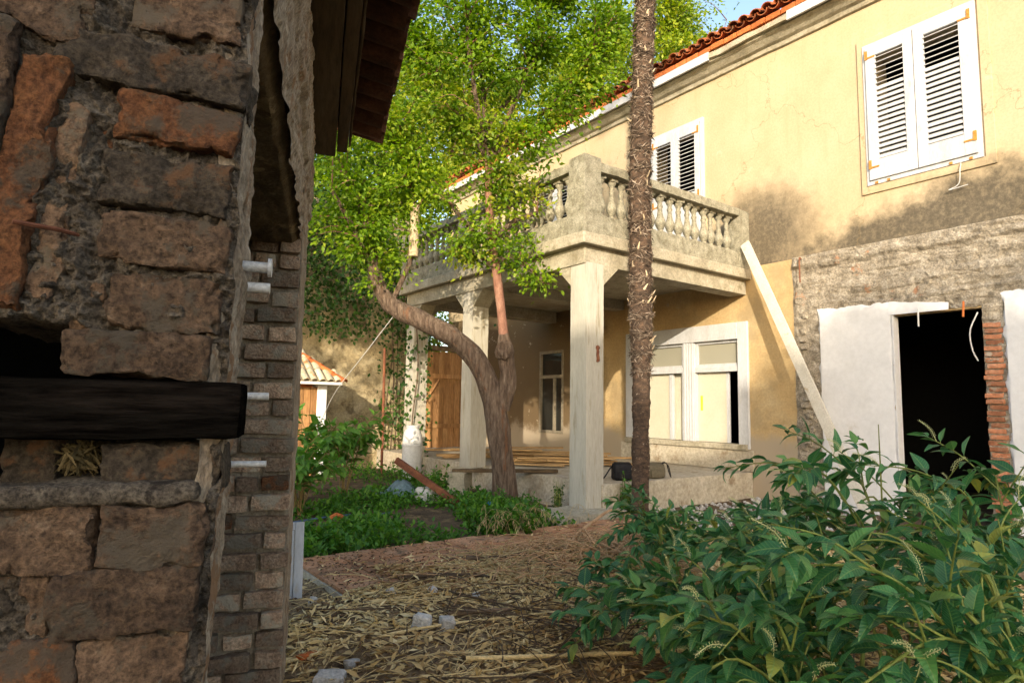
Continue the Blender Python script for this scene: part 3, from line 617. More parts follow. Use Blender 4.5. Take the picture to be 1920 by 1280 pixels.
# side of the near pier
def side_fn(u,v):
    b=1.03+.235*u; z=.8+1.6*v
    n=.010*fbm((b*26,z*5,2))+.010*fbm((b*60,z*16,9),5)+.008*noise.noise(Vector((b*14,z*9,3)))
    a=-.142+n-.035*max(0,(1.62-z))-.02*(1-ssp(u/.06))-.05*ssp((u-.9)/.1)
    return (a,b,z)
grid('pier_side',46,300,side_fn,M['mortar_pale'],ob)
mb=MB(); mb.box(-.64,-.20,1.20,1.262,.0,1.345); mb.box(-.64,-.20,1.20,1.262,1.62,2.4); mb.box(-.64,-.56,1.20,1.262,1.345,1.62); mb.box(-.62,-.2,1.03,1.262,-.2,1.0); mb.build('pier_core',M['mortar'],ob)
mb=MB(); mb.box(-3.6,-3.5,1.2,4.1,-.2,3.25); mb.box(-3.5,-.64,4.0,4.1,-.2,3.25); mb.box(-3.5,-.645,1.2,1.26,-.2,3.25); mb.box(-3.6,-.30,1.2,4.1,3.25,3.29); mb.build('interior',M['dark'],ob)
# far pier, brick by brick
fp=[me('brick',*rough_box(L,.11,.070,.024,.005,130+i,14,.009),M['brick_far']) for i,L in enumerate((.23,.23,.12,.12,.17,.09))]
fl=(.23,.23,.12,.12,.17,.09)
def far_fn(u,v):
    a=-.62+.505*u; z=-.1+2.42*v
    return (a,3.150-.014*fbm((a*14,z*14,6))-.008*fbm((a*50,z*50,1)),z)
grid('far_pier_mortar',60,190,far_fn,M['mortar_far'],ob)
def fside(u,v):
    b=3.15+.85*u; z=-.1+3.1*v
    return (-.118+.008*fbm((b*9,z*9,3))-.02*ssp((z-.2)/3)*0,b,z)
grid('far_pier_side',40,110,fside,M['mortar_pale'],ob)
for k in range(26):
    z=.10+k*.0858; a=-.112+rng.uniform(-.012,.008)
    while a>-.46:
        i=rng.randrange(6) if rng.random()<.8 else 4; L=fl[i]; a-=L/2
        if rng.random()<.93:
            o=inst('brick',fp[i],ob,(a,3.165+rng.uniform(-.012,.018),z+rng.uniform(-.005,.005)),(rng.uniform(-.05,.05),rng.uniform(-.03,.03),rng.uniform(-.06,.06)),(1,1,rng.uniform(.92,1.08)))
            if rng.random()<.05: o.data=o.data.copy(); o.data.materials[0]=M['brick_orange']
        a-=L/2+rng.uniform(.008,.02)
MB().box(-.62,-.14,3.22,4.0,-.2,2.9).build('far_pier_core',M['mortar_far'],ob)
# flat lintel over the opening: rendered underside and outer face
def soff(u,v):
    a=-.64+.515*u; b=1.2+1.95*v
    return (a,b,2.262+.012*fbm((a*9,b*5,1))+.03*(1-ssp((1-u)/.07)) -.02*ssp((v-.93)/.07)+.10*(1-abs(2*v-1)**2)*0)
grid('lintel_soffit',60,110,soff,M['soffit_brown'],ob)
def lface(u,v):
    b=1.2+2.8*u; z=2.275+.78*v
    return (-.120+.012*fbm((b*6,z*18,4))+.010*fbm((b*12,z*50,2),5)+.018*ssp((z-2.6)/.02)*(1 if noise.noise(Vector((b*2,0,7)))>-.3 else .4),b,z)
grid('lintel_face',150,60,lface,M['mortar_pale'],ob)
MB().box(-.64,-.16,1.2,4.0,2.31,3.1).build('lintel_core',M['mortar'],ob)
# eave: wall plate, boards, rafters and tiles
def board(x0,x1,y0,y1,z0,z1,name,mt,seed):
    V,F=rough_box(x1-x0,y1-y0,z1-z0,.05,.004,seed,6,.008); o=mo(name,V,F,M[mt],ob,True); o.location=((x0+x1)/2,(y0+y1)/2,(z0+z1)/2); return o
board(-.115,.025,.7,4.02,3.05,3.16,'wall_plate','wood_brown',1); board(.03,.095,.7,4.0,3.075,3.17,'eave_board','wood_brown',2); board(.10,.118,.7,4.05,3.14,3.28,'fascia_board','wood_brown',3)
M['tile_dark']=mat('sooty_eave_tile',[(0,(.05,.025,.015)),(.5,(.12,.05,.026)),(1,(.19,.085,.045))],scale=9,bscale=50,bump=.5,var=.35)
et=tile_mesh(.34,.095,.08,.014); et.materials[0]=M['tile_dark']; ec=tile_mesh(.34,.09,.082,.014,flip=True)
ec.materials[0]=M['tile_dark']
er=MB().box(-.7,.16,.6,4.05,3.30,3.34).build('eave_roof',M['wood_brown'],ob); er.rotation_euler=(0,0,0)
for k in range(19):
    b=.75+k*.182
    inst('roof_tile',ec,er,(.315+rng.uniform(-.012,.012),b,3.285),(0,math.pi+.0-.12,0)).rotation_euler=(0,-.16,math.pi)
    inst('roof_tile',et,er,(.335+rng.uniform(-.015,.015),b+.091,3.255),(0,-.16,math.pi))
# stubs of plastic pipe and metal anchors in the pier
for (b,z,L,r,rr) in ((1.17,1.735,.045,.0095,1),(1.18,1.700,.045,.0095,0),(1.19,1.510,.065,.0065,0),(1.20,1.392,.075,.0055,0)):
    mb=MB(); a0=-.165-.035*max(0,1.62-z); a1=-.118+L*.55-.035*max(0,1.62-z)
    mb.tube([(a0,b,z),(a0+.02,b,z),(a1,b,z)],r,12)
    if rr: mb.tube([(a1-.004,b,z),(a1+.002,b,z)],.0165,18)
    mb.build('pipe_stub',M['pvc'],ob,True)
MB().tube([(-.405,.985,1.735),(-.36,1.01,1.735),(-.33,1.06,1.735)],[.0035,.0035,.003],6).build('iron_nail',M['rust'],ob,True)
V,F=rough_box(.52,.085,.086,.02,.003,9,9,.008)
o=mo('charred_beam',V,F,M['wood_dark'],None,True); o.matrix_world=ob.matrix_basis@Matrix.Translation((-.372,1.062,1.486)); tag(o,'black charred timber stub lying in the hole of the brick wall','timber')
# clump of dry straw in the hole
M['nest']=mat('old_nest_straw',[(0,(.06,.045,.02)),(1,(.16,.125,.06))],scale=30,bump=0)
rr=random.Random(4); V=[];F=[]
for k in range(420):
    c=Vector((-.34+rr.gauss(0,.018),1.135+rr.gauss(0,.03),1.395+abs(rr.gauss(0,.018)))); d=Vector((rr.gauss(0,1),rr.gauss(0,.6),rr.gauss(0,.7))).normalized()*.016; s=d.cross(Vector((rr.random(),rr.random(),1))).normalized()*.0012
    n=len(V); V+=[c-d-s,c-d+s,c+d*.3+s+Vector((0,0,.006)),c+d+s,c+d-s]; F.append([n,n+1,n+2,n+3,n+4])
o=mo('bird_nest',V,F,M['nest']); o.matrix_world=ob.matrix_basis.copy(); tag(o,'small clump of dry nest straw under the charred timber','nest')
# stepped block added out of view, shaped to throw the courtyard into shade
nb=tag(empty('shade_caster',(0,0,0),R(-45)),'stepped block added unseen behind the viewpoint to shade the yard','building')
mb=MB()
# local x = (X-Y)/sqrt2 direction, local y = (X+Y)/sqrt2
s2=math.sqrt(2)
def nbx(q0,q1,h): mb.box(q0/s2,q1/s2,-30,-22,-.2,h+.40*(22/s2))
nbx(-4.6,.55,5.15); nbx(.55,3.2,4.15); nbx(3.2,12,5.25); nbx(-7,-4.6,2.2)
mb.build('wall',M['caster'],nb)
# ================================================================== back of the yard
def gw_fn(u,v):
    x=1.5+5.66*u; z=-.2+6.4*v
    return (x,14-.05*fbm((x*1.6,z*1.6,8))-.03*fbm((x*6,z*6,2))-(.10 if False else 0),z)
gw=grid('garden_wall',110,120,gw_fn,M['wallgar']); tag(gw,'tall peeling rendered garden wall behind the hut, left of the wooden gate','wall')
MB().box(1.5,7.14,14.12,14.5,-.2,6.15).build('wall_core',M['wallgar'],gw)
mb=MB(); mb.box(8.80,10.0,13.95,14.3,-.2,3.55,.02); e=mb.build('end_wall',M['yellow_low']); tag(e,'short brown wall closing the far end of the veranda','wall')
gt=tag(empty('wooden_gate',(7.2,14,.42)),'tall orange brown plank gate with braces at the far end','gate')
x=0; rng=random.Random(31)
for k in range(10):
    w=.158; V,F=rough_box(w-.006,.03,2.42+rng.uniform(-.03,.02),.12,.002,k,5,.004); o=mo('plank',V,F,M['wood_gate'],gt); o.location=(x+w/2,rng.uniform(-.006,.006),1.22); x+=w
for z in (.5,1.75): MB().box(.02,1.56,-.045,-.016,z,z+.11,.006).build('cross_rail',M['wood_gate'],gt)
mb=MB().tube([(.06,-.03,.60),(.80,-.03,1.72)],.034,4); mb.build('brace',M['wood_gate'],gt)
mb=MB(); mb.box(-.10,-.01,-.05,.06,-.4,2.5,.008); mb.box(1.585,1.66,-.05,.06,-.4,2.5,.008); mb.box(-.01,1.585,-.03,.05,2.45,2.58,.008); mb.build('gate_frame',M['wood_brown'],gt)
# little hut with a tiled roof
ht=tag(empty('garden_hut',(3.2,12.2,0)),'small hut with lichened tile roof peeping past the brick pier','hut')
mb=MB(); mb.box(-1.2,.98,.05,1.6,0,1.86); mb.build('wall',M['tile_red'],ht)
MB().box(1.06,1.25,-.04,.2,0,1.87,.01).build('corner_post',M['whitewash'],ht)
hp=[me('plank',*rough_box(.13,.03,1.7,.15,.003,60+i,4,.004),M['wood_gate']) for i in range(2)]
for k in range(9): inst('plank',hp[k%2],ht,(-.1+k*.138,.0,.95))
# hipped roof: front slope, right slope
A=Vector((.40,1.15,2.85)); B=Vector((1.48,-.25,1.90)); Cc=Vector((-1.4,-.25,1.90)); D=Vector((1.48,1.8,1.90)); E2=Vector((-1.4,1.15,2.85))
rf=mo('roof',[Cc,B,A,E2,D,Cc-Vector((0,0,.05)),B-Vector((0,0,.05)),D-Vector((0,0,.05))],[[0,1,2,3],[1,4,2],[5,6,1,0],[6,7,4,1],[5,7,6]],M['tile_lichen'],ht)
ht_t=tile_mesh(.40,.075,.065,.012); ht_t.materials[0]=M['tile_lichen']
sv=(A-B); fs=Vector((0,1.4,.95)).normalized()
for r in range(4):
    for k in range(18):
        x=-1.3+k*.158; y=-.28+r*.34
        p=Vector((x,y,1.93+ (y+.25)/1.4*.95))
        if p.x>B.x+(y+.25)/1.4*(A.x-B.x)-.06: continue
        o=inst('roof_tile',ht_t,rf,p); o.rotation_euler=Matrix((fs,Vector((-1,0,0)),fs.cross(Vector((-1,0,0))))).transposed().to_euler()
rg_t=tile_mesh(.36,.085,.07,.014); rg_t.materials[0]=M['tile_red']
hd=(A-B).normalized(); sd_=hd.cross(Vector((0,0,1))).normalized()*-1
for k in range(6):
    p=B+hd*(k*.31-.05)+Vector((0,0,.03)); o=inst('roof_tile',rg_t,rf,p); o.rotation_euler=Matrix((hd,sd_,hd.cross(sd_))).transposed().to_euler()
MB().box(-1.4,1.46,-.27,-.23,1.855,1.905).build('eave_board',M['whitewash'],ht)
# ================================================================== trees
def nrm(a): return a/np.maximum(np.linalg.norm(a,axis=1,keepdims=True),1e-9)
def leaf_mesh(name,P,A,N,L,W,mt,parent=None,seed=0,fold=.25,rnd=None):
    """P base points, A leaf axes, N rough normals, L lengths, W half widths: two-triangle folded leaves in one mesh"""
    rs=np.random.default_rng(seed); n=len(P); A=nrm(A); S=nrm(np.cross(A,N)); N=np.cross(S,A)
    V=np.empty((n,4,3)); L=np.broadcast_to(L,(n,))[:,None]; W=np.broadcast_to(W,(n,))[:,None]
    V[:,0]=P; V[:,1]=P+A*L*.45-S*W+N*W*fold; V[:,2]=P+A*L-N*L*.08; V[:,3]=P+A*L*.45+S*W+N*W*fold
    idx=np.arange(n)*4; F=np.stack([idx,idx+1,idx+2,idx,idx+2,idx+3],1).reshape(-1,3)
    m=bpy.data.meshes.new(name); m.vertices.add(4*n); m.vertices.foreach_set('co',V.reshape(-1))
    m.loops.add(6*n); m.loops.foreach_set('vertex_index',F.reshape(-1).astype(np.int32))
    m.polygons.add(2*n); m.polygons.foreach_set('loop_start',np.arange(2*n,dtype=np.int32)*3)
    m.update(calc_edges=True)
    at=m.attributes.new('rnd','FLOAT','POINT'); r=rs.random(n) if rnd is None else rnd
    at.data.foreach_set('value',np.repeat(np.clip(r,0,1),4).astype(np.float32))
    m.materials.append(mt); return link(bpy.data.objects.new(name,m),parent)
def in_ell(ells,n,rs,shell=.5):
    w=np.array([e[1][0]*e[1][1]*e[1][2] for e in ells]); w=w**.75; w/=w.sum(); k=rs.choice(len(ells),n,p=w)
    d=nrm(rs.normal(size=(n,3))); r=rs.random(n)**(shell); c=np.array([e[0] for e in ells])[k]; s=np.array([e[1] for e in ells])[k]
    return c+d*r[:,None]*s
def crown(root,nodes,ells,ntw,per,size,mt,seed,twmat,spread=.16,twr=.008,name='crown',warp=.0,shell=.45,dens=None):
    rs=np.random.default_rng(seed); T=in_ell(ells,ntw,rs,shell); nodes=np.array(nodes); mb=MB(); P=[];A=[];Rn=[]
    for t in T:
        d=np.linalg.norm(nodes-t,axis=1)+.5*np.maximum(0,nodes[:,2]-t[2]); k=np.argmin(d); s=nodes[k]; v=t-s; ln=np.linalg.norm(v)
        bend=np.array([0,0,.15*ln])+rs.normal(size=3)*.06*ln; q=[s,s+v*.35+bend*.6,s+v*.7+bend*.8,t]; pts=bez(q,5)
        mb.tube(pts,[twr*(1.6+ln*.5)*(1-.8*i/5) for i in range(6)],3,False)
        m=max(8,int(per*rs.uniform(.5,1.5))); sp=spread*rs.uniform(.7,1.3); u=rs.random(m)**.6; l0=max(.0,1-.9/max(ln,.9)); u=l0+(1-l0)*u; qa=np.array([list(x) for x in pts]); ii=np.minimum((u*5).astype(int),4); f=(u*5-ii)[:,None]
        base=qa[ii]*(1-f)+qa[ii+1]*f; off=rs.normal(size=(m,3))*sp; off[:,2]*=.6; P.append(base+off); A.append(nrm(off)+nrm(v[None,:])*.4+rs.normal(size=(m,3))*.5-np.array([0,0,.25])); Rn.append(np.clip(rs.normal(rs.uniform(.2,.75),.2,m),0,1))
    P=np.concatenate(P);A=np.concatenate(A);Rn=np.concatenate(Rn); n=len(P)
    N=rs.normal(size=(n,3))*.7+np.array([-.35,-.35,.8])
    L=size*rs.uniform(.7,1.3,n)
    mb.build('twigs',twmat,root)['kind']='stuff'
    return leaf_mesh(name,P,A,N,L,L*.27,mt,root,seed,rnd=Rn)
def limb(pts,r,n=14,k=None,seed=0,amp=.06):
    """tapered, knobbly limb"""
    k=k or max(4,int(len(pts)*5)); P=bez(pts,k); m=len(r); mb=MB()
    rad=[float(np.interp(i/k*(m-1),range(m),r)) for i in range(k+1)]
    mb.tube(P,rad,n)
    for i,v in enumerate(mb.V):
        c=P[min(i//n,k)]; d=(v-c); an=math.atan2(d.y,d.x); s=1+amp*.9*abs(noise.noise(Vector((math.cos(an)*5+seed,math.sin(an)*5,(i//n)/k*len(pts)*1.3))))+amp*noise.noise(Vector((v.x*6+seed,v.y*6,v.z*2.2)))*2+amp*.6*noise.noise(Vector((v.x*22,v.y*22,v.z*5+seed)))
        mb.V[i]=c+d*s
    return mb
def nodes_of(L,step=8): return [tuple(p) for pts in L for p in bez(pts,step)]
# ---- the bent plum tree in front of the balcony
tr=tag(empty('bent_tree',(5.76,7.93,0)),'leafy tree with a thick bent trunk and a second upright stem, before the balcony','tree')
o_=Vector((5.76,7.93,0))
def loc_(mb):
    mb.V=[v-o_ for v in mb.V]; return mb
T1=[(5.78,7.93,-.15),(5.70,7.92,.5),(5.58,7.92,1.2),(5.45,7.95,1.75),(5.24,8.04,2.19),(4.90,8.24,2.55),(4.49,8.51,2.79),(4.19,8.71,2.95),(4.0,8.82,3.21),(3.87,8.87,3.60),(3.76,8.87,4.14),(3.44,9.01,4.94)]
loc_(limb(T1,[.20,.172,.178,.168,.155,.148,.145,.135,.112,.095,.07,.05],18,70,1,.07)).build('trunk',M['bark'],tr,True)
T2=[(5.60,7.86,1.45),(5.64,7.78,1.9),(5.59,7.77,2.3),(5.57,7.77,2.45),(5.46,7.76,3.12),(5.36,7.76,3.69),(5.24,7.76,4.41),(5.16,7.71,5.25)]
loc_(limb(T2[:4]+[(5.55,7.77,2.6)],[.12,.125,.12,.10,.07],16,26,4,.12)).build('stem_base',M['bark'],tr,True)
loc_(limb(T2[2:],[.078,.074,.07,.066,.06,.052],12,34,4,.05)).build('second_stem',M['bark_red'],tr,True)
V,F=rough_box(.25,.25,.30,.02,.035,6,9,.11); o=mo('pruning_knot',V,F,M['bark'],tr,True); o.location=Vector((5.55,7.74,2.34))-o_
fan=[[(5.16,7.71,5.2),(4.89,7.85,5.75),(4.6,8.01,6.2),(4.23,8.2,6.9),(3.9,8.4,7.8)],[(5.16,7.71,5.2),(4.85,7.6,6.02),(4.61,7.5,6.9),(4.5,7.3,8.0)],[(5.16,7.71,5.2),(5.09,7.75,6.11),(5.08,7.9,7.2),(5.2,8.0,8.2)],[(5.16,7.71,5.2),(5.37,7.47,5.92),(5.6,7.2,6.7),(5.8,7.0,7.6)],[(5.16,7.71,5.2),(5.58,7.34,5.72),(6.0,6.95,6.25),(6.35,6.65,6.95)],[(5.16,7.71,5.2),(5.3,7.9,5.9),(5.7,7.8,6.5),(6.1,7.6,7.3)],
 [(4.14,8.73,3.05),(4.33,8.51,3.75),(4.31,8.44,4.4),(4.14,8.46,5.2),(3.73,8.73,5.8)],[(3.87,8.87,3.6),(3.5,8.8,4.1),(3.15,8.8,4.6)],[(3.76,8.87,4.14),(4.1,9.3,4.8),(4.2,9.6,5.6)],[(5.30,7.76,4.0),(5.55,7.55,4.3),(5.85,7.35,4.45)],[(5.36,7.76,3.7),(5.6,7.55,3.75),(5.9,7.42,3.5),(6.05,7.3,3.35)],[(5.30,7.76,3.9),(5.0,7.95,4.2),(4.7,8.1,4.6)],[(5.36,7.76,3.6),(5.1,7.9,3.8),(4.85,8.05,3.9)]]
mb=MB()
for i,b in enumerate(fan):
    l=limb(b,[.045,.036,.028,.018,.010][:max(3,len(b))],8,14,i,.05); mb.add(l.V,l.F)
loc_(mb).build('branches',M['bark'],tr,True)
MB().tube([Vector((4.31,8.41,3.72))-o_,Vector((4.30,8.38,4.5))-o_],[.075,.07],10).build('sawn_limb',M['stub'],tr,True)
ell=[((3.75,8.8,4.6),(.75,.8,.8)),((4.5,8.1,5.85),(.9,.8,.8)),((4.9,7.7,7.1),(1.3,1.1,1.1)),((5.75,7.1,6.85),(.9,.8,.9)),((6.15,6.85,6.15),(.55,.45,.5)),((5.6,7.35,5.6),(.55,.5,.5)),((4.4,8.3,4.65),(.75,.6,.7)),((3.95,8.75,3.8),(.55,.5,.5)),((5.5,7.55,3.85),(.4,.4,.35)),((5.85,7.4,3.40),(.33,.3,.25)),((3.4,9.1,4.2),(.55,.6,.7)),((5.0,7.95,3.9),(.45,.4,.35)),((5.35,7.6,4.7),(.5,.45,.55)),((4.0,8.4,7.0),(.9,.9,1.1)),((3.3,8.95,5.6),(.8,.8,.9)),((4.2,8.9,5.2),(.7,.7,.7)),((6.35,6.75,7.4),(.8,.7,.9)),((5.6,7.0,8.0),(1.0,.9,.8)),((6.5,6.6,6.6),(.55,.5,.5))]
nd=nodes_of(fan)+[tuple(p) for p in bez(T1[8:],10)]+[tuple(p) for p in bez(T2[4:],12)]
nd=[tuple(Vector(p)-o_) for p in nd]; ell=[(tuple(Vector(c)-o_),r) for c,r in ell]
crown(tr,nd,ell,520,80,.084,M['leaf_tree'],5,M['bark_red'],.14,.0065)
crown(tr,nd,[ell[i] for i in (1,4,5,11,12)],50,70,.085,M['leaf_yellow'],6,M['bark_red'],.14,.006,name='yellowing_leaves')
# ---- trees behind
def tree(loc,h,ells,label,mt,n,per,size,seed,trr=.22,spread=.3,group='trees behind the yard'):
    t=tag(empty('background_tree',loc),label,'tree',group); rs=random.Random(seed)
    tk=[(0,0,-.3),(rs.uniform(-.2,.2),rs.uniform(-.2,.2),h*.35),(rs.uniform(-.4,.4),rs.uniform(-.4,.4),h*.65),(rs.uniform(-.5,.5),rs.uniform(-.5,.5),h*.95)]
    limb(tk,[trr,trr*.75,trr*.5,trr*.15],10,20,seed).build('trunk',M['bark'],t,True)
    br=[]
    for c,r in ells:
        s=bez(tk,20)[rs.randrange(7,16)]; c=Vector(c); br.append([tuple(s),tuple(s.lerp(c,.5)+Vector((0,0,.3))),tuple(c),tuple(c+(c-s)*.25)])
    mb=MB()
    for i,b in enumerate(br):
        l=limb(b,[trr*.35,trr*.22,trr*.14,trr*.05],7,10,i); mb.add(l.V,l.F)
    mb.build('branches',M['bark'],t,True)
    crown(t,nodes_of(br)+[tuple(p) for p in bez(tk,16)[6:]],ells,n,per,size,mt,seed,M['bark'],spread,.012)
tree((5.4,17.6,0),8,[((0,0,7),(2.2,1.8,2.4)),((-2,0,5.8),(1.8,1.6,2)),((1.8,-.3,6.2),(1.6,1.6,2)),((.5,0,9.4),(1.8,1.6,1.8)),((-1.8,.2,8.2),(1.6,1.4,1.6))],'dense dark green tree rising behind the garden wall',M['leaf_tree'],280,80,.15,11)
tree((9.2,18.5,0),10,[((0,0,8.4),(2.2,2,2.4)),((-1.6,0,10.6),(2,2,2)),((1.5,-.4,10.4),(1.9,1.8,2)),((0,0,12.4),(1.9,1.8,1.6)),((.2,-.5,5.2),(2.0,1.4,2.0))],'tall light green tree behind the gate and balcony',M['leaf_back'],340,85,.15,12)
tree((12.4,19.5,0),12,[((0,0,11.6),(2.0,2,2)),((-1.4,0,13.4),(1.8,1.8,1.8)),((1.3,0,13.6),(1.7,1.7,1.7)),((-.8,-.4,9.4),(1.6,1.5,1.6))],'yellow green tree above the far end of the house roof',M['leaf_yellow'],260,75,.16,13)
tree((18.6,15.6,0),14,[((0,0,13.8),(2.0,2.0,1.9)),((-1.6,1.2,15.6),(1.7,1.7,1.6)),((1.6,-1.2,15.0),(1.8,1.8,1.7)),((.4,-.2,16.8),(1.4,1.4,1.2)),((-2.6,2.4,14.0),(1.6,1.6,1.8))],'loose olive tree standing behind the house ridge, top right of the palm',M['leaf_back'],400,80,.17,14)
tree((2.4,17.0,0),8,[((0,0,7.2),(1.9,1.6,2.2)),((1.3,0,9),(1.6,1.5,1.6)),((-1.4,0,5.6),(1.6,1.5,1.6))],'green tree behind the garden wall near the hut',M['leaf_tree'],200,75,.14,15)
tree((7.9,15.6,0),4.2,[((0,0,3.4),(1.0,.6,.8)),((.9,.2,2.9),(.8,.5,.7)),((-.8,.2,3.9),(.8,.6,.8))],'low sunlit bush showing above the wooden gate',M['leaf_yellow'],80,60,.09,16,.08,.2)
tree((-3.2,6.2,0),7,[((0,0,7.3),(1.8,1.8,1.9)),((1.5,-1.0,7.0),(1.3,1.3,1.5)),((-1.0,1.4,7.6),(1.5,1.5,1.9))],'tree beyond the brick outbuilding, out of sight',M['leaf_tree'],170,75,.15,17,.15,.3)
tree((-.4,-6.0,0),7,[((0,0,6.6),(1.3,1.3,1.0)),((1.4,-1.2,6.3),(1.2,1.2,.9)),((2.6,-2.4,7.2),(1.4,1.4,1.2))],'tree behind the viewpoint dappling the doorway wall, out of sight',M['leaf_tree'],120,60,.13,18,.14,.3)
# ---- palm
pm=tag(empty('palm_tree',(6.72,6.10,0)),'slender fan palm with shaggy fibrous trunk in front of the balcony','palm')
def prad(z): return .118+.004*math.sin(z*9)+.030*ssp((z-1.7)/1.0)-.010*ssp((z-5)/3)
def pctr(z): return Vector((.012*z+.035*math.sin(z*.9),-.004*z+.02*math.sin(z*.6),z))
zs=[-.1+i*.035 for i in range(280)]; mb=MB(); mb.tube([pctr(z) for z in zs],[prad(z)*(1+.035*((i%3)==0)) for i,z in enumerate(zs)],18)
for i,v in enumerate(mb.V):
    z=v.z; c=pctr(z); d=v-c; a=math.atan2(d.y,d.x); mb.V[i]=c+Vector((d.x,d.y,0))*(1+.16*noise.noise(Vector((math.cos(a)*2,math.sin(a)*2,z*5)))+.10*noise.noise(Vector((math.cos(a)*5,math.sin(a)*5,z*16))))
    mb.V[i].z=z
mb.build('trunk',M['palm'],pm,True)
rs=np.random.default_rng(33); n=12500
z=2.0+rs.random(n)*7.2; z=np.where(rs.random(n)<.06,.6+rs.random(n)*1.5,z); z=z+.07*np.sin(z*19+3*np.sin(z*2.3))+.05*np.sin(z*47)
a=rs.random(n)*2*np.pi; r=np.array([prad(q) for q in z])*rs.uniform(.9,1.06,n); C_=np.array([list(pctr(q)) for q in z]); er=np.stack([np.cos(a),np.sin(a),0*a],1); et_=np.stack([-np.sin(a),np.cos(a),0*a],1)
sg=np.where(rs.random(n)<.5,1,-1)[:,None]
A=er*rs.uniform(-.05,.26,(n,1))+et_*sg*rs.uniform(.2,1.1,(n,1))+np.array([0,0,1])*rs.normal(-.1,.6,(n,1))
leaf_mesh('fibre',C_+er*r[:,None],A,er+rs.normal(size=(n,3))*.4,rs.uniform(.04,.15,n)*(.3+.7*(z>2)),rs.uniform(.002,.009,n),M['fibre'],pm,3)
rng=random.Random(41)
sm=[me('leaf_stub',*(lambda m:(m.V,m.F))(MB().tube(bez([(0,0,0),(.02,.0,.03),(.032,.004,.10)],4),[.014,.012,.010,.008,.005],5)),M['stub']) for i in range(2)]
for k in range(34):
    z=rng.uniform(2.1,8); a=rng.uniform(0,6.28); c=pctr(z)+Vector((math.cos(a),math.sin(a),0))*(prad(z)*.97)
    inst('leaf_stub',sm[k%2],pm,c,(rng.uniform(-.6,.6),rng.uniform(-.5,.5),a),(1,1.4,rng.uniform(.7,1.3)))
def fan_leaf():
    mb=MB(); mb.tube(bez([(0,0,0),(.4,0,.15),(.75,0,.12)],6),[.014]*7,4)
    for k in range(26):
        t=-1.9+3.8*k/25; d=Vector((math.cos(t),math.sin(t),0)); s=Vector((-d.y,d.x,0))*.016; b=Vector((.75,0,.12)); L=.5*(1-.12*abs(t))
        mb.add([b-s*.3,b+d*L*.55-s+Vector((0,0,.01)),b+d*L+Vector((0,0,-.10)),b+d*L*.55+s+Vector((0,0,.01)),b+s*.3],[[0,1,2,3,4]])
    return me('frond',mb.V,mb.F,M['leaf_poke'])
fm=fan_leaf()
for k in range(22): inst('frond',fm,pm,pctr(9.4+.03*k),(0,-.9+k*.085,k*2.4))
# ---- ivy on the garden wall and on the far column
iv=tag(empty('ivy',(6.1,13.9,0)),'ivy climbing the garden wall beside the gate','ivy')
rs=np.random.default_rng(8)
def ivy(o,P,size,mt,seed,face=(0,-1,.3)):
    n=len(P); A=rs.normal(size=(n,3))*.6+np.array([0,-.15,-.7]); N=rs.normal(size=(n,3))*.5+np.array(face)
    leaf_mesh('foliage',P,A,N,size*rs.uniform(.6,1.3,n),size*.4,mt,o,seed)
P=np.concatenate([np.stack([rs.normal(.70,.30,800),-.12-abs(rs.normal(0,.07,800)),rs.random(800)**.8*5.2+.3],1),np.stack([rs.normal(-1.2,1.2,5200),-.12-abs(rs.normal(0,.08,5200)),2.9+rs.random(5200)**.7*3.4],1)])
ivy(iv,P,.10,M['leaf_dark'],1); mb=MB()
for k in range(6):
    x=.4+k*.15; mb.tube(bez([(x,-.05,0),(x+.2*math.sin(k*3),-.09,1.5),(x+.1*math.cos(k*2),-.09,3),(x-.2,-.08,4.8)],14),.014,5)
mb.build('stem',M['bark'],iv)
iv2=tag(empty('ivy',(6.25,11.85,0)),'ivy clinging to the farthest porch column','ivy')
n=380; a=rs.random(n)*6.28; P=np.stack([.24*np.cos(a),.24*np.sin(a)-.05,.3+rs.random(n)**.7*3.1],1)+rs.normal(size=(n,3))*.04
ivy(iv2,P,.09,M['leaf_dark'],2); MB().tube(bez([(-.2,-.2,.1),(-.19,-.22,1.2),(-.1,-.22,2.2),(-.16,-.2,3.2)],14),.015,5).build('stem',M['bark'],iv2)
# ================================================================== broad-leaved plants, leaf by leaf
def blade(L,W,droop,fold,twist,mt,ns=8,wav=0):
    V=[];F=[]
    for i in range(ns+1):
        t=i/ns; w=W*(math.sin(math.pi*min(1,t**.75*1.0))**.85 if 0<t<1 else .0)*(1.05-.35*t); ang=droop*t
        y=L*(math.sin(ang)/max(droop,1e-3)); z=-L*((1-math.cos(ang))/max(droop,1e-3)); tw=twist*t
        for s in (-1,-.5,0,.5,1):
            x=s*w*math.cos(tw); zz=z+abs(s)*w*fold+s*w*math.sin(tw)+wav*w*math.sin(t*14+s)*abs(s)
            V.append((x,y,zz))
    for i in range(ns):
        for k in range(4): F.append([i*5+k,i*5+k+1,i*5+k+6,i*5+k+5])
    return me('leaf',V,F,mt,True)
PB=[blade(.165,.037,d,f,t,M['leaf_poke'],wav=w) for d,f,t,w in ((.5,.25,.0,.05),(.9,.35,.3,.08),(1.3,.2,-.3,.1),(.25,.45,.2,.06),(1.0,.5,-.15,.12),(.7,.15,.5,.1))]
SB=[blade(.18,.040,d,f,t,M['leaf_sun'],wav=w) for d,f,t,w in ((.5,.25,.0,.05),(.9,.35,.3,.08),(1.2,.2,-.3,.1))]
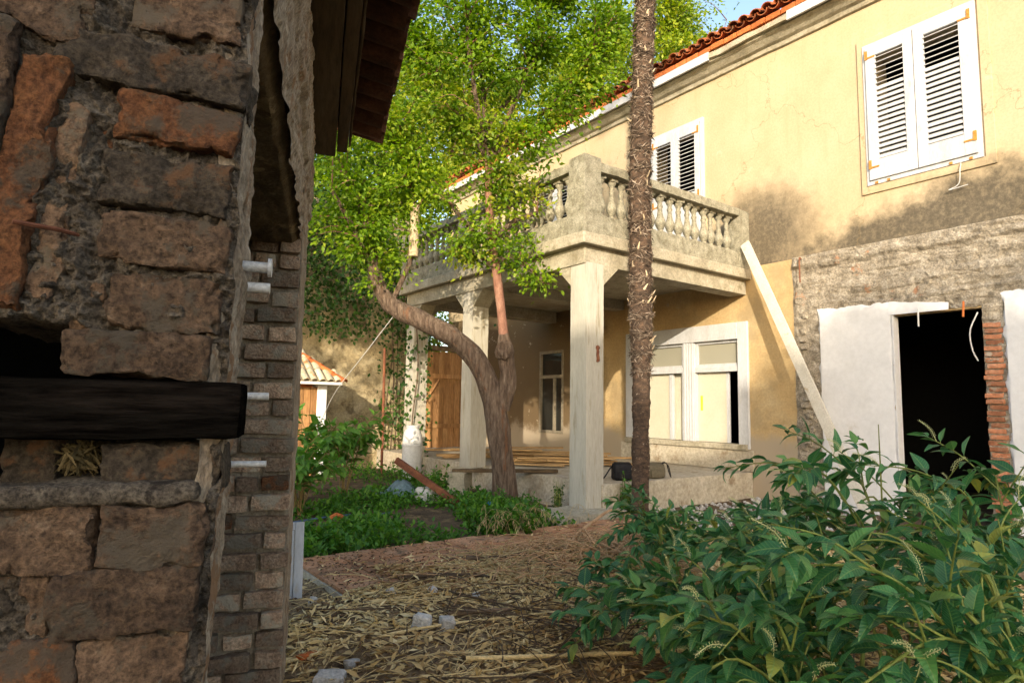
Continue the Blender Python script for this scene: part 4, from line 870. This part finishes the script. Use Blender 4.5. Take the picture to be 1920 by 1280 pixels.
def raceme_mesh(seed,L=.13):
    rg=random.Random(seed); mb=MB(); pts=bez([(0,0,0),(0,L*.5,.02),(0,L,.005)],6); mb.tube(pts,.0016,4)
    for k in range(60):
        t=.15+.85*k/59; p=Vector((0,L*t,.02*math.sin(t*3))); a=k*2.4; r=.011*(1-.5*t); d=Vector((math.cos(a)*r,.004,math.sin(a)*r)); q=p+d; s=.0024*(1-.3*t)
        mb.add([q+Vector((s,0,0)),q+Vector((-s,0,0)),q+Vector((0,s,0)),q+Vector((0,-s,0)),q+Vector((0,0,s)),q+Vector((0,0,-s))],[[0,2,4],[2,1,4],[1,3,4],[3,0,4],[2,0,5],[1,2,5],[3,1,5],[0,3,5]])
        mb.add([p-Vector((.0006,0,0)),p+Vector((.0006,0,0)),q],[[0,1,2]])
    return me('flower_spike',mb.V,mb.F,M['flower'])
RM=[raceme_mesh(i,L) for i,L in enumerate((.12,.15,.10))]
def basis(y,zref=Vector((0,0,1))):
    y=y.normalized(); x=y.cross(zref)
    if x.length<1e-3: x=Vector((1,0,0))
    x.normalize(); z=x.cross(y); return Matrix((x,y,z)).transposed()
def plant(name,label,cat,loc,stems,seed,blades,stemmat,lscale=1.0,step=.055,flower=.5,group=None,maxleaf=290,sider=.55,nside=3):
    """stems: list of (azimuth deg, horizontal reach, height, droop)"""
    pl=tag(empty(name,loc),label,cat,group); rg=random.Random(seed); cnt=[0]; mb=MB()
    def put_leaf(p,d,s):
        if cnt[0]>=maxleaf: return
        cnt[0]+=1
        d=d+Vector((rg.gauss(0,.18),rg.gauss(0,.18),rg.gauss(0,.15))); zr=Vector((rg.gauss(0,.3),rg.gauss(0,.3),1))
        o=bpy.data.objects.new('leaf',blades[rg.randrange(len(blades))]); link(o,pl)
        dn=d.normalized(); q=p+dn*.022*s; mb.tube([p,q],[.0022,.0018],4,False)
        o.matrix_basis=Matrix.Translation(q)@basis(d,zr).to_4x4()@Matrix.Diagonal((s*rg.uniform(.85,1.2),s,s,1))
    def shoot(pts,r0,r1,t0,ls,lv):
        n=len(pts)-1; mb.tube(pts,[r0+(r1-r0)*i/n for i in range(n+1)],6)
        L=sum((pts[i+1]-pts[i]).length for i in range(n)); k=0; s=t0*L; az=rg.uniform(0,6.28)
        while s<L:
            u=s/L*n; i=min(int(u),n-1); p=pts[i].lerp(pts[i+1],u-i); T=(pts[i+1]-pts[i]).normalized(); t=s/L
            a=Vector((1,0,0)) if abs(T.x)<.8 else Vector((0,1,0)); a=(a-T*a.dot(T)).normalized(); b=T.cross(a); az+=2.4
            side=a*math.cos(az)+b*math.sin(az); side.z=side.z*.5+.1
            put_leaf(p,side+T*(.35+.5*t),ls*rg.uniform(.75,1.15)*(1-.45*t**3)); s+=step*ls*rg.uniform(.75,1.25)*(1.0-.45*t)
        T=(pts[-1]-pts[-2]).normalized()
        for k in range(3): put_leaf(pts[-1],T+Vector((rg.gauss(0,.5),rg.gauss(0,.5),rg.gauss(0,.3))),ls*.62)
        if rg.random()<flower:
            o=inst('flower_spike',RM[rg.randrange(3)],pl,pts[-1]); o.matrix_basis=Matrix.Translation(pts[-2])@basis(T+Vector((rg.gauss(0,.4),rg.gauss(0,.4),.4))).to_4x4()@Matrix.Diagonal((lscale,lscale,lscale,1))
    for (az,reach,h,dr) in stems:
        a=R(az); D=Vector((math.sin(a),math.cos(a),0)); P=[Vector((rg.gauss(0,.04),rg.gauss(0,.04),-.03)),D*reach*.18+Vector((0,0,h*.55)),D*reach*.55+Vector((0,0,h*.95)),D*reach+Vector((0,0,h*(1-dr)))]
        P=[P[0]]+[p+Vector((rg.gauss(0,.03),rg.gauss(0,.03),rg.gauss(0,.02))) for p in P[1:]]
        pts=bez(P,16); shoot(pts,.011,.0035,.30,lscale,0)
        for k in range(nside):
            i=rg.randrange(5,14); p=pts[i]; T=(pts[i+1]-pts[i]).normalized(); sd=Vector((rg.gauss(0,1),rg.gauss(0,1),rg.uniform(.0,.9))); dd=(T*.8+sd.normalized()*.8).normalized(); L=sider*rg.uniform(.4,.8)*max(.5,h)
            q=[p,p+dd*L*.5+Vector((0,0,.03)),p+dd*L+Vector((0,0,-.03*L))]; shoot(bez(q,7),.005,.0022,.25,lscale*.9,1)
    mb.build('stems',stemmat,pl,True); return pl
# azimuth: 0 = +Y, 90 = +X ; the camera looks along 36, picture-left is 306
POK=[('pokeweed shrub with flower spikes standing tallest before the white panel and dark doorway',(3.55,1.50,0),[(300,.55,1.22,.05),(320,.55,1.0,.1),(20,.3,1.2,.05),(270,.5,.9,.15),(100,.35,1.2,.08),(340,.2,1.1,.04)],1.0),
 ('pokeweed shrub at the right edge before the right hand white wall',(4.15,1.20,0),[(300,.5,1.15,.08),(330,.4,1.08,.1),(60,.3,1.15,.05),(280,.75,1.0,.2),(350,.5,1.0,.1)],1.0),
 ('pokeweed shrub in the bottom right corner with long slanting pale stems',(2.95,.72,0),[(305,1.15,.98,.06),(290,.95,.80,.25),(318,.75,.92,.15),(300,.7,.62,.2),(335,.6,.95,.1),(280,.6,.7,.3),(10,.4,1.0,.1)],1.05),
 ('pokeweed shrub in the middle, below the leaning plank and veranda window',(4.35,2.65,0),[(300,.8,.55,.12),(320,.7,.50,.1),(345,.55,.55,.1),(270,.7,.5,.2),(30,.4,.62,.05),(300,.4,.62,.05),(90,.4,.7,.05)],1.0),
 ('pokeweed shrub growing round the foot of the palm',(5.05,3.75,0),[(305,.7,.42,.1),(325,.6,.46,.1),(290,.6,.36,.2),(350,.4,.46,.1),(60,.4,.46,.1)],.95),
 ('leftmost pokeweed shrub sprawling over the heap of dead fronds',(3.0,2.15,0),[(308,.85,.50,.25),(325,.8,.55,.15),(290,.8,.5,.3),(340,.6,.6,.1),(300,.5,.6,.1),(275,.6,.45,.3)],1.0),
 ('low pokeweed shrub at the bottom centre with drooping leaves',(2.35,1.28,0),[(300,.45,.62,.15),(320,.5,.72,.1),(345,.4,.6,.2),(280,.5,.55,.25),(20,.3,.75,.1),(310,.25,.75,.1)],1.05),
 ('pokeweed shrub with broad leaves low at the right edge, nearest the corner',(3.45,.95,0),[(300,.6,.85,.1),(330,.5,.9,.1),(10,.4,.8,.15),(280,.7,.7,.2),(60,.4,.95,.1),(315,.9,.75,.2)],1.1),
 ('pokeweed shrub in the lower middle right, between the corner shrub and the doorway shrub',(2.95,1.42,0),[(300,.55,.78,.15),(320,.5,.85,.1),(345,.4,.8,.2),(280,.6,.62,.25),(20,.3,.9,.1),(90,.35,.9,.1)],1.0),
 ('pokeweed shrub beside the bottom right shrub, its leaves hanging over the brushwood',(2.55,1.75,0),[(300,.4,.55,.15),(325,.5,.62,.1),(350,.4,.6,.2),(285,.5,.45,.25),(40,.35,.68,.1)],.95),
 ('small pokeweed shrub between the frond heap and the palm',(4.15,3.35,0),[(300,.6,.60,.15),(325,.5,.68,.1),(350,.4,.55,.15),(270,.6,.5,.25),(40,.4,.6,.1)],.95),
 ('pokeweed shrub filling the middle right, under the tall doorway shrub',(3.6,1.95,0),[(300,.5,.66,.1),(330,.5,.75,.1),(10,.35,.85,.1),(280,.6,.6,.2),(80,.4,.9,.1),(310,.35,.6,.2)],1.0)]
for i,(lab,loc,stv,ls) in enumerate(POK): plant('pokeweed_shrub',lab,'shrub',loc,stv,200+i,PB,M['stem'],ls,.050,.38,'pokeweed shrubs in the foreground',295,.6,4)
for i,(lab,loc,h) in enumerate((('sunlit broad leaved shrub beside the brick pier, before the hut',(3.15,9.4,.05),1.05),('broad leaved shrub by the garden wall, right of the hut shrub',(3.95,9.75,.1),1.1),('shaded broad leaved shrub low behind the brick pier',(2.75,8.3,.02),.8))):
    plant('broad_leaved_shrub',lab,'shrub',loc,[(az,.55,h*random.Random(az+i).uniform(.75,1.05),.15) for az in (20,65,110,155,200,240,280,320)],300+i,SB,M['stem_red'],1.5,.06,0,'shrubs by the garden wall',280,.6,3)
# ================================================================== ground cover
rs=np.random.default_rng(77)
def gz(X,Y): return np.array([ground_z(x,y) for x,y in zip(X,Y)])
def weeds(n,xr,yr,hmax,size,seed,mask=None):
    rs=np.random.default_rng(seed); k=n*3; X=rs.uniform(*xr,k); Y=rs.uniform(*yr,k)
    d=np.array([noise.noise(Vector((x*1.1,y*1.1,seed))) for x,y in zip(X,Y)])*1.2+.55+rs.normal(0,.15,k)
    if mask is not None: d=np.where(mask(X,Y),d,-1)
    ok=np.where(d>.45)[0][:n]; X,Y,d=X[ok],Y[ok],d[ok]; m=len(X)
    Z=gz(X,Y)+rs.random(m)**1.5*hmax*np.clip(d,.3,1.3)
    return np.stack([X,Y,Z],1)
P=np.concatenate([weeds(9000,(1.9,6.2),(6.02,9.6),.20,.06,1,lambda x,y:(x<5.95)|(y<6.2)),weeds(2500,(2.2,6.1),(9.6,13.5),.35,.08,2)])
n=len(P); A=rs.normal(size=(n,3))+np.array([0,0,.35]); N=rs.normal(size=(n,3))*.5+np.array([0,0,1])
tag(leaf_mesh('weeds',P,A,N,rs.uniform(.04,.11,n),rs.uniform(.012,.028,n),M['leaf_weed'],None,3),'green weeds carpeting the yard behind the terrace','weeds',kind='stuff')
def clump(name,label,cat,loc,rx,h,n,size,seed,mt):
    o=tag(empty(name,loc),label,cat); rs=np.random.default_rng(seed); mb=MB(); PP=[]
    for k in range(26):
        a=rs.random()*6.28; r=rs.random()**.5*rx; b=Vector((r*math.cos(a),r*math.sin(a),-.03)); t=b*1.25+Vector((0,0,h*rs.uniform(.55,1.05))); pts=bez([b,b.lerp(t,.5)+Vector((0,0,.02)),t],5); mb.tube(pts,[.004]*5+[.002],4,False)
        for j in range(n//26):
            u=.15+.85*rs.random(); PP.append(list(b.lerp(t,u)+Vector((rs.normal()*.022,rs.normal()*.022,rs.normal()*.02))))
    mb.build('stems',M['stem'],o); P=np.array(PP); m=len(P); A=rs.normal(size=(m,3))+np.array([0,0,-.1]); N=rs.normal(size=(m,3))*.4+np.array([0,0,1])
    leaf_mesh('foliage',P,A,N,size*rs.uniform(.6,1.2,m),size*.28,mt,o,seed); return o
clump('nettle_clump','dense green nettle clump at the terrace edge, left of the column footing','plant',(4.45,6.12,0),.42,.42,1500,.075,4,M['leaf_weed'])
clump('nettle_clump','green nettle clump around the foot of the bent tree','plant',(5.35,7.5,0),.40,.30,900,.07,5,M['leaf_weed'])
clump('nettle_clump','low green weeds behind the left corner of the terrace','plant',(2.55,6.5,0),.5,.28,1100,.085,6,M['leaf_weed'])
clump('nettle_clump','green weeds beside the concrete block and tarpaulin','plant',(5.1,9.3,.05),.45,.45,1000,.08,7,M['leaf_weed'])
clump('slender_weed','slender weed growing against the veranda edge between column and palm','plant',(6.75,6.30,0),.12,.60,330,.06,8,M['leaf_weed'])
clump('slender_weed','narrow dark weed against the veranda side, left of the near column','plant',(6.1,7.1,0),.06,.45,260,.05,9,M['leaf_dark'])
clump('slender_weed','yellow green sprout at the foot of the brick pier','plant',(1.05,4.05,.02),.16,.34,160,.08,10,M['leaf_yellow'])
# dry leaves on the litter bed
def on_litter(n,seed,dens):
    rs=np.random.default_rng(seed); X=rs.uniform(.7,6.6,n*3); Y=rs.uniform(.6,6.1,n*3); k=rs.random(n*3)<dens(X,Y); X,Y=X[k][:n],Y[k][:n]
    Z=np.array([max(litter_h(x,y)+.006,ground_z(x,y)+.005,.078 if (1.95<x<6.2 and 1<y<5.96) else -1) for x,y in zip(X,Y)]); return np.stack([X,Y,Z],1)
def lit_d(X,Y):
    d=np.array([noise.noise(Vector((x*1.2,y*1.2,9))) for x,y in zip(X,Y)])
    v=.55+.6*d+.25*(X-2.6); v=np.where(Y>5.30-.08*(X-2)+.35*d,.025,v); v=np.where((X<2.35+.3*d)&(Y>4.7),.03,v); return np.clip(v,.02,1)
P=on_litter(42000,1,lit_d); n=len(P); rs=np.random.default_rng(5); A=rs.normal(size=(n,3))*np.array([1,1,.28]); N=rs.normal(size=(n,3))*.45+np.array([0,0,1]); P[:,2]+=rs.random(n)*.018
cl=np.array([noise.noise(Vector((p[0]*1.4,p[1]*1.4,4))) for p in P])
tag(leaf_mesh('dry_leaves',P,A,N,rs.uniform(.045,.11,n),rs.uniform(.006,.014,n),M['litter'],None,5,rnd=np.clip(.56+.5*cl+rs.normal(0,.22,n),0,1)),'narrow straw coloured dry leaves strewn over the terrace','leaves',kind='stuff')
P=on_litter(9000,2,lambda X,Y:np.clip(.95-.35*abs(X-2.6)-.25*abs(Y-4.4)+.5*np.array([noise.noise(Vector((x*2,y*2,3))) for x,y in zip(X,Y)]),.04,1)); n=len(P); A=rs.normal(size=(n,3))*np.array([1,1,.4]); N=rs.normal(size=(n,3))*.6+np.array([0,0,1])
tag(leaf_mesh('leaf_mulch',P,A,N,rs.uniform(.012,.05,n),rs.uniform(.004,.011,n),M['mulch'],None,6),'dark crumbled mulch and bark bits on the terrace','mulch',kind='stuff')
# straw stalks and the heap of dead palm fronds
def stalks(name,label,cat,n,cx,cy,sx,sy,lmin,lmax,r,mt,seed,lift=.02,curve=.08):
    rg=random.Random(seed); mb=MB()
    for k in range(n):
        x=rg.gauss(cx,sx); y=rg.gauss(cy,sy); y=y if y<5.25 else 5.25-(y-5.25); L=rg.uniform(lmin,lmax); a=rg.uniform(0,6.28); d=Vector((math.cos(a),math.sin(a),0)); pts=[]; lf=rg.random()*lift; cv=rg.gauss(0,curve)
        for i in range(5):
            t=i/4-.5; p=Vector((x,y,0))+d*L*t+Vector((-d.y,d.x,0))*cv*(t*t)*4*L; p.z=max(litter_h(p.x,p.y),.055 if p.x>1.92 else 0)+.012+lf*(1-4*t*t)+(lf*(t+.5) if k%3==0 else 0); pts.append(p)
        mb.tube(pts,r*rg.uniform(.6,1.3),4,False)
    return tag(mb.build(name,M[mt]),label,cat,kind='stuff')
stalks('straw_stalks','thin pale straw stalks lying across the dry leaves','straw',330,2.6,3.5,1.1,.9,.2,.9,.0028,'straw',1)
stalks('dead_fronds','tangled heap of reddish dead palm fronds beside the shrubs','fronds',420,4.25,4.5,.6,.5,.3,.9,.0042,'twig_red',2,.12,.2)
stalks('dead_frond_strips','pale dry strips among the dead fronds','fronds',360,4.0,4.4,.8,.6,.2,.6,.0035,'straw',3,.10,.25)
stalks('brushwood','fine brown brushwood under the shrubs','brushwood',240,3.1,2.9,.75,.6,.2,.8,.0035,'twig',4,.10,.15)
# ================================================================== things lying about
def at_l(x,y,dz=0): return Vector((x,y,max(litter_h(x,y),.078 if (1.95<x<6.2 and 1<y<5.95) else ground_z(x,y))+dz))
def bent(name,label,cat,pts,r0,r1,mt,n=8,group=None,seed=0):
    P=bez(pts,14); mb=MB().tube(P,[r0+(r1-r0)*i/14 for i in range(15)],n)
    for i,v in enumerate(mb.V): mb.V[i]=v+noise.noise_vector(v*18+Vector((seed,0,0)))*r0*.35
    return tag(mb.build(name,M[mt],None,True),label,cat,group)
def gp(L,dz): return [at_l(x,y,dz) for x,y in L]
bent('stick','long straw coloured cane lying straight across the bottom of the terrace','stick',gp([(1.2,3.75),(1.9,3.6),(2.6,3.4),(3.3,3.2)],.03),.010,.006,'straw')
bent('stick','second long pale cane nearest the viewer, along the bottom edge','stick',gp([(1.9,2.95),(2.5,2.62),(3.1,2.3)],.05),.013,.009,'straw')
bent('branch','dark crooked branch near the middle of the terrace','branch',gp([(2.45,4.75),(2.75,4.65),(2.95,4.45),(3.0,4.25)],.03),.020,.012,'twig')
bent('branch','thick dark branch lying below the nettle clump','branch',gp([(3.2,5.0),(3.5,4.85),(3.8,4.65),(4.1,4.55)],.035),.026,.018,'twig')
bent('branch','short dark log beside the pair of pale rubble lumps','branch',gp([(2.25,3.72),(2.45,3.62),(2.65,3.55)],.03),.020,.014,'twig')
bent('branch','thin grey branch running diagonally over the leaves','branch',gp([(2.45,4.25),(2.55,3.85),(2.72,3.5),(2.85,3.2)],.04),.009,.006,'twig')
bent('branch','bare forked branch under the shrubs at bottom centre','branch',[at_l(2.75,2.55,.02),at_l(2.75,2.75,.12),at_l(2.9,2.95,.2),at_l(3.1,3.1,.18)],.013,.007,'twig')
bent('branch','thin dark twig on the left of the leaf bed','branch',gp([(1.45,4.35),(1.75,4.1),(2.0,3.95)],.03),.007,.004,'twig')
bent('dry_frond_stalk','orange brown frond stalk arching above the heap by the footing','frond',[at_l(4.05,4.55,.02),at_l(4.35,4.75,.16),Vector((4.75,4.9,.34)),Vector((5.05,4.98,.40)),Vector((5.3,4.95,.33))],.022,.010,'twig_red')
rg=random.Random(9)
for k in range(26):
    x=rg.uniform(1.5,4.2); y=rg.uniform(2.7,5.3); a=rg.uniform(0,6.28); L=rg.uniform(.12,.32); 
    bent('twig','small brown twig lying in the dry leaves of the terrace','twig',gp([(x,y),(x+.5*L*math.cos(a),y+.5*L*math.sin(a)),(x+L*math.cos(a+.3),y+L*math.sin(a+.3))],.018),.006,.003,'twig',5,'small twigs in the dry leaves',k)
for i,(x,y,s,lab) in enumerate(((2.02,3.66,(.115,.10,.10),'left one of the pair of pale rubble lumps'),(2.14,3.56,(.10,.09,.11),'right one of the pair of pale rubble lumps'),(1.34,3.42,(.16,.12,.07),'flat grey stone at the bottom left of the leaf bed'),(1.48,3.47,(.08,.07,.05),'small yellowish stone right of the flat grey stone'),(2.18,4.43,(.075,.06,.06),'small pale stone on the dark mulch, upper middle'),(1.72,4.80,(.06,.05,.09),'small upright pale stone near the terrace corner'),(2.40,4.20,(.065,.055,.07),'small round pale stone left of the crooked branch'),(2.62,3.95,(.07,.06,.04),'little white stone in the straw right of centre'))):
    V,F=rough_box(*s,.022,.012,400+i,16,.02); o=mo('rubble_stone',V,F,M['rubble'],None,True); o.data.set_sharp_from_angle(angle=R(28)); o.location=at_l(x,y,s[2]*.30); o.rotation_euler=(rg.uniform(-.3,.3),rg.uniform(-.3,.3),rg.uniform(0,3)); tag(o,lab,'stone','rubble stones on the terrace')
V,F=rough_box(.14,.06,.03,.025,.008,7,14,.01); o=mo('tile_shard',V,F,M['tile_red'],None,True); o.location=at_l(1.33,3.75,.015); o.rotation_euler=(0,.1,.4); tag(o,'orange roof tile shard in the leaves by the brick pier','shard')
# dry grass tuft
rs_=random.Random(12); mb=MB()
for k in range(34):
    a=rs_.uniform(0,6.28); L=rs_.uniform(.15,.42); b=Vector((4.35+rs_.gauss(0,.22),5.86+rs_.gauss(0,.06),.06)); d=Vector((math.cos(a),math.sin(a)-.4,0)); p=bez([b,b+d*L*.35+Vector((0,0,L*.8)),b+d*L*.8+Vector((0,0,L*.75)),b+d*L*1.15+Vector((0,0,L*.35))],8); mb.tube(p,[.003*(1-.6*i/8) for i in range(9)],4,False)
    for j in range(5):
        q=p[4+j%4]; e=Vector((rs_.gauss(0,.4),rs_.gauss(0,.4),-1)).normalized()*.07; s=Vector((rs_.gauss(0,1),rs_.gauss(0,1),0)).normalized()*.006
        mb.add([q,q+e*.5+s,q+e,q+e*.5-s],[[0,1,2,3]])
tag(mb.build('dry_grass_tuft',M['straw']),'tuft of pale dry grass with hanging blades beside the nettles','grass')
# rusty girder, tarpaulin, sack, hose, block, board
def prism(name,label,cat,a,b,w,h,mt,group=None,roll=0,seed=0,parent=None,seg=.12,amp=.002):
    a=Vector(a);b=Vector(b); L=(b-a).length; V,F=rough_box(L,w,h,seg,amp,seed,5,min(w,h)*.12); x=(b-a).normalized(); y=Vector((0,0,1)).cross(x).normalized(); z=x.cross(y); m=Matrix((x,y,z)).transposed()
    o=mo(name,V,F,M[mt],parent); o.matrix_basis=Matrix.Translation((a+b)/2)@m.to_4x4()@Matrix.Rotation(roll,4,'X')
    if label: tag(o,label,cat,group)
    return o
prism('steel_girder','rust red steel girder leaning from the weeds down to the tree foot','girder',(4.36,8.86,.66),(5.12,7.98,-.04),.075,.10,'rust',seed=3)
def tarp(u,v):
    x=4.25+.75*u; y=8.85+.55*v; h=.10+.22*ssp(1-abs(u-.5)*1.9)*ssp(1-abs(v-.5)*1.9)+.09*noise.noise(Vector((u*3,v*3,2)))+.05*abs(noise.noise(Vector((u*8,v*5,4))))
    return (x+.05*noise.noise(Vector((v*4,u,0))),y+.06*noise.noise(Vector((u*4,v,3))),h)
tag(grid('tarpaulin',34,26,tarp,M['tarp']),'crumpled blue grey tarpaulin in the weeds left of the girder','tarpaulin')
V,F=rough_box(.42,.30,.26,.035,.03,31,7,.10); o=mo('sack',V,F,M['sack'],None,True); o.location=(4.78,8.62,.12); o.rotation_euler=(.1,.1,.5); tag(o,'slumped dirty white sack under the girder','sack')
bent('hose','thin blue hose lying through the weeds behind the terrace','hose',[(2.2,7.9,.02),(2.7,7.95,.05),(3.3,8.05,.05),(3.6,7.95,.03),(3.95,8.1,.03)],.012,.012,'hose')
V,F=rough_box(.42,.30,.46,.06,.012,17,6,.02); o=mo('concrete_block',V,F,M['conc'],None,True); o.location=(5.50,8.85,.20); o.rotation_euler=(0,.05,.7); tag(o,'rough concrete block propping the end of the brown board','block')
prism('brown_board','long red brown board bridging from the concrete block to the veranda','board',(5.36,8.86,.455),(6.74,7.86,.475),.16,.05,'wood_brown',seed=5)
bent('broken_tile','orange clay pot shard in the weeds near the brick pier','shard',[(2.95,7.75,.08),(3.02,7.74,.12),(3.1,7.74,.08)],.03,.03,'tile_red')
V,F=rough_box(.05,.05,.05,.02,.004,3,10,.015); o=mo('bottle_cap',V,F,mat('blue_plastic',[(0,(.03,.16,.5)),(1,(.05,.22,.6))],bump=0,rough=.4),None,True); o.location=(5.05,7.35,.16); tag(o,'small bright blue plastic cap in the nettles by the tree','cap')
# white barrel, iron pole, wire
mb=MB().lathe([(.10,0),(.17,.01),(.185,.12),(.19,.35),(.19,.62),(.18,.82),(.15,.90),(.12,.93),(.115,.97)],22)
bl=tag(mb.build('plastic_barrel',M['pvc'],None,True),'white plastic barrel standing left of the wooden gate','barrel'); bl.location=(5.72,10.95,.10)
MB().lathe([(.125,.955),(.128,.96),(.128,1.0),(.11,1.005)],20).build('lid',M['pvc'],bl,True)
for z in (.14,.6): MB().lathe([(.188,z),(.198,z+.01),(.198,z+.035),(.188,z+.045)],22).build('hoop',M['pvc'],bl,True)
tag(MB().tube([(5.36,11.5,-.1),(5.35,11.5,1.3),(5.33,11.5,2.6)],.028,8).build('iron_pole',M['rust'],None,True),'thin rusty iron pole standing against the garden wall','pole')
bent('hanging_wire','slack white wire hanging from the bent trunk to the garden wall','wire',[(4.18,8.72,2.85),(4.1,9.6,2.3),(4.1,10.8,1.7),(4.3,12.0,1.15)],.006,.006,'pvc',5)
# white window sash by the brick pier
ws=tag(empty('window_sash',(1.42,5.12,-.06),R(-20)),'discarded white window sash leaning by the brick pier','window')
ws.rotation_euler=(R(-10),0,R(-14))
mb=MB(); mb.box(-.5,-.44,-.02,.02,0,.62,.006); mb.box(.24,.31,-.02,.02,0,.62,.006); mb.box(-.44,.24,-.019,.019,0,.06,.006); mb.box(-.44,.24,-.019,.019,.56,.62,.006); mb.build('frame',M['white'],ws); MB().box(-.44,.24,.0,.006,.06,.56).build('pane',M['glass_dark'],ws)
MB().box(.195,.235,-.014,.014,.062,.558,.004).build('glazing_bead',M['white'],ws)
# planks on the veranda floor
rg=random.Random(55); D=Vector((.80,-.60,0)); labs={}
for k in range(22):
    c=Vector((7.9+rg.uniform(-.9,.9),9.6+rg.uniform(-1.1,1.3),.45+.045*(k//5)+.02)); a=rg.gauss(0,.16); d=Vector((D.x*math.cos(a)-D.y*math.sin(a),D.x*math.sin(a)+D.y*math.cos(a),rg.gauss(0,.006))); L=rg.uniform(1.1,2.0)/2
    a0,b0=c-d*L,c+d*L
    if b0.x>9.85: s=(b0.x-9.85)/d.x; a0-=d*s; b0-=d*s
    if a0.x<6.5: s=(6.5-a0.x)/d.x; a0+=d*s; b0+=d*s
    prism('loose_plank','sawn plank in the heap of planks on the veranda floor','plank',a0,b0,rg.uniform(.10,.2),.03,'wood_plank','heap of planks on the veranda',0,500+k)
prism('loose_plank','pale plank lying before the gate at the far end of the veranda','plank',(6.9,13.2,.47),(8.5,12.4,.47),.16,.04,'wood_plank',seed=601)
prism('loose_plank','short orange plank poking past the second porch column','plank',(6.4,11.2,.50),(7.4,10.8,.50),.16,.05,'wood_plank',seed=602)
# long white timber leaning on the balcony
pk=prism('leaning_timber','long white timber leaning from the balcony corner to the ground','timber',(9.66,6.30,4.40),(9.12,4.10,-.04),.165,.05,'wood_white',roll=R(75),seed=8)
# camera bags on the veranda edge
def bag(name,label,loc,rz,w,d,h,mt,seed,strap):
    b=tag(empty(name,loc,rz),label,'bag'); V,F=rough_box(w,d,h,.035,.012,seed,7,.045)
    V=[Vector((v.x*(1-.22*max(0,v.z/h)),v.y*(1-.35*max(0,v.z/h)),v.z+h/2)) for v in V]; mo('body',V,F,M[mt],b,True)
    V,F=rough_box(w*.84,d*.5,.02,.04,.006,seed+1,7,.008); o=mo('flap',V,F,M[mt],b,True); o.location=(0,-d*.16,h*.96); o.rotation_euler=(.35,0,0)
    V,F=rough_box(w*.6,.03,h*.5,.03,.006,seed+2,8,.012); o=mo('pocket',V,F,M[mt],b,True); o.location=(0,-d*.5-.004,h*.34)
    mb=MB(); P=bez(strap,20)
    for i in range(20):
        a,c=P[i],P[i+1]; s=Vector((0,.018,0.006)); mb.add([a-s,a+s,c+s,c-s],[[0,1,2,3]]); s2_=Vector((0,0,-.004)); mb.add([a-s+s2_,c-s+s2_,c+s+s2_,a+s+s2_],[[0,1,2,3]])
    mb.build('strap',M['bag_black'],b); return b
bag('shoulder_bag','black nylon shoulder bag left of the palm on the veranda edge',(7.02,6.72,.435),R(-25),.30,.20,.25,'bag_black',71,[(-.13,0,.22),(-.2,-.02,.16),(-.3,-.03,.03),(-.36,-.02,.06),(-.34,0,.14)])
MB_=MB().tube(bez([(-.09,0,.24),(-.06,0,.31),(.06,0,.31),(.09,0,.24)],10),.010,6)
bag('shoulder_bag','olive canvas shoulder bag right of the palm on the veranda edge',(7.66,6.66,.435),R(-20),.34,.20,.22,'bag_olive',81,[(.10,-.08,.23),(.16,-.1,.24),(.2,-.11,.1),(.24,-.1,.02),(.2,-.09,.2),(.12,-.05,.25)])

# crushed pale rubble along the foot of the house
rg=random.Random(91); mb=MB(); base=[rough_box(1,1,.7,.4,.16,600+i,1.7,.25) for i in range(5)]
for k in range(520):
    x=rg.uniform(6.6,9.8); y=rg.gauss(5.4,.75)
    if y>6.38: continue
    s=rg.uniform(.02,.075)*(1.6 if rg.random()<.08 else 1); V,F=base[k%5]; m=Euler((rg.uniform(0,6),rg.uniform(0,6),rg.uniform(0,6))).to_matrix(); mb.add([m@v*s+Vector((x,y,ground_z(x,y)+s*.15)) for v in V],F)
tag(mb.build('rubble',M['rubble']),'crushed pale rubble strewn along the foot of the veranda','rubble',kind='stuff')
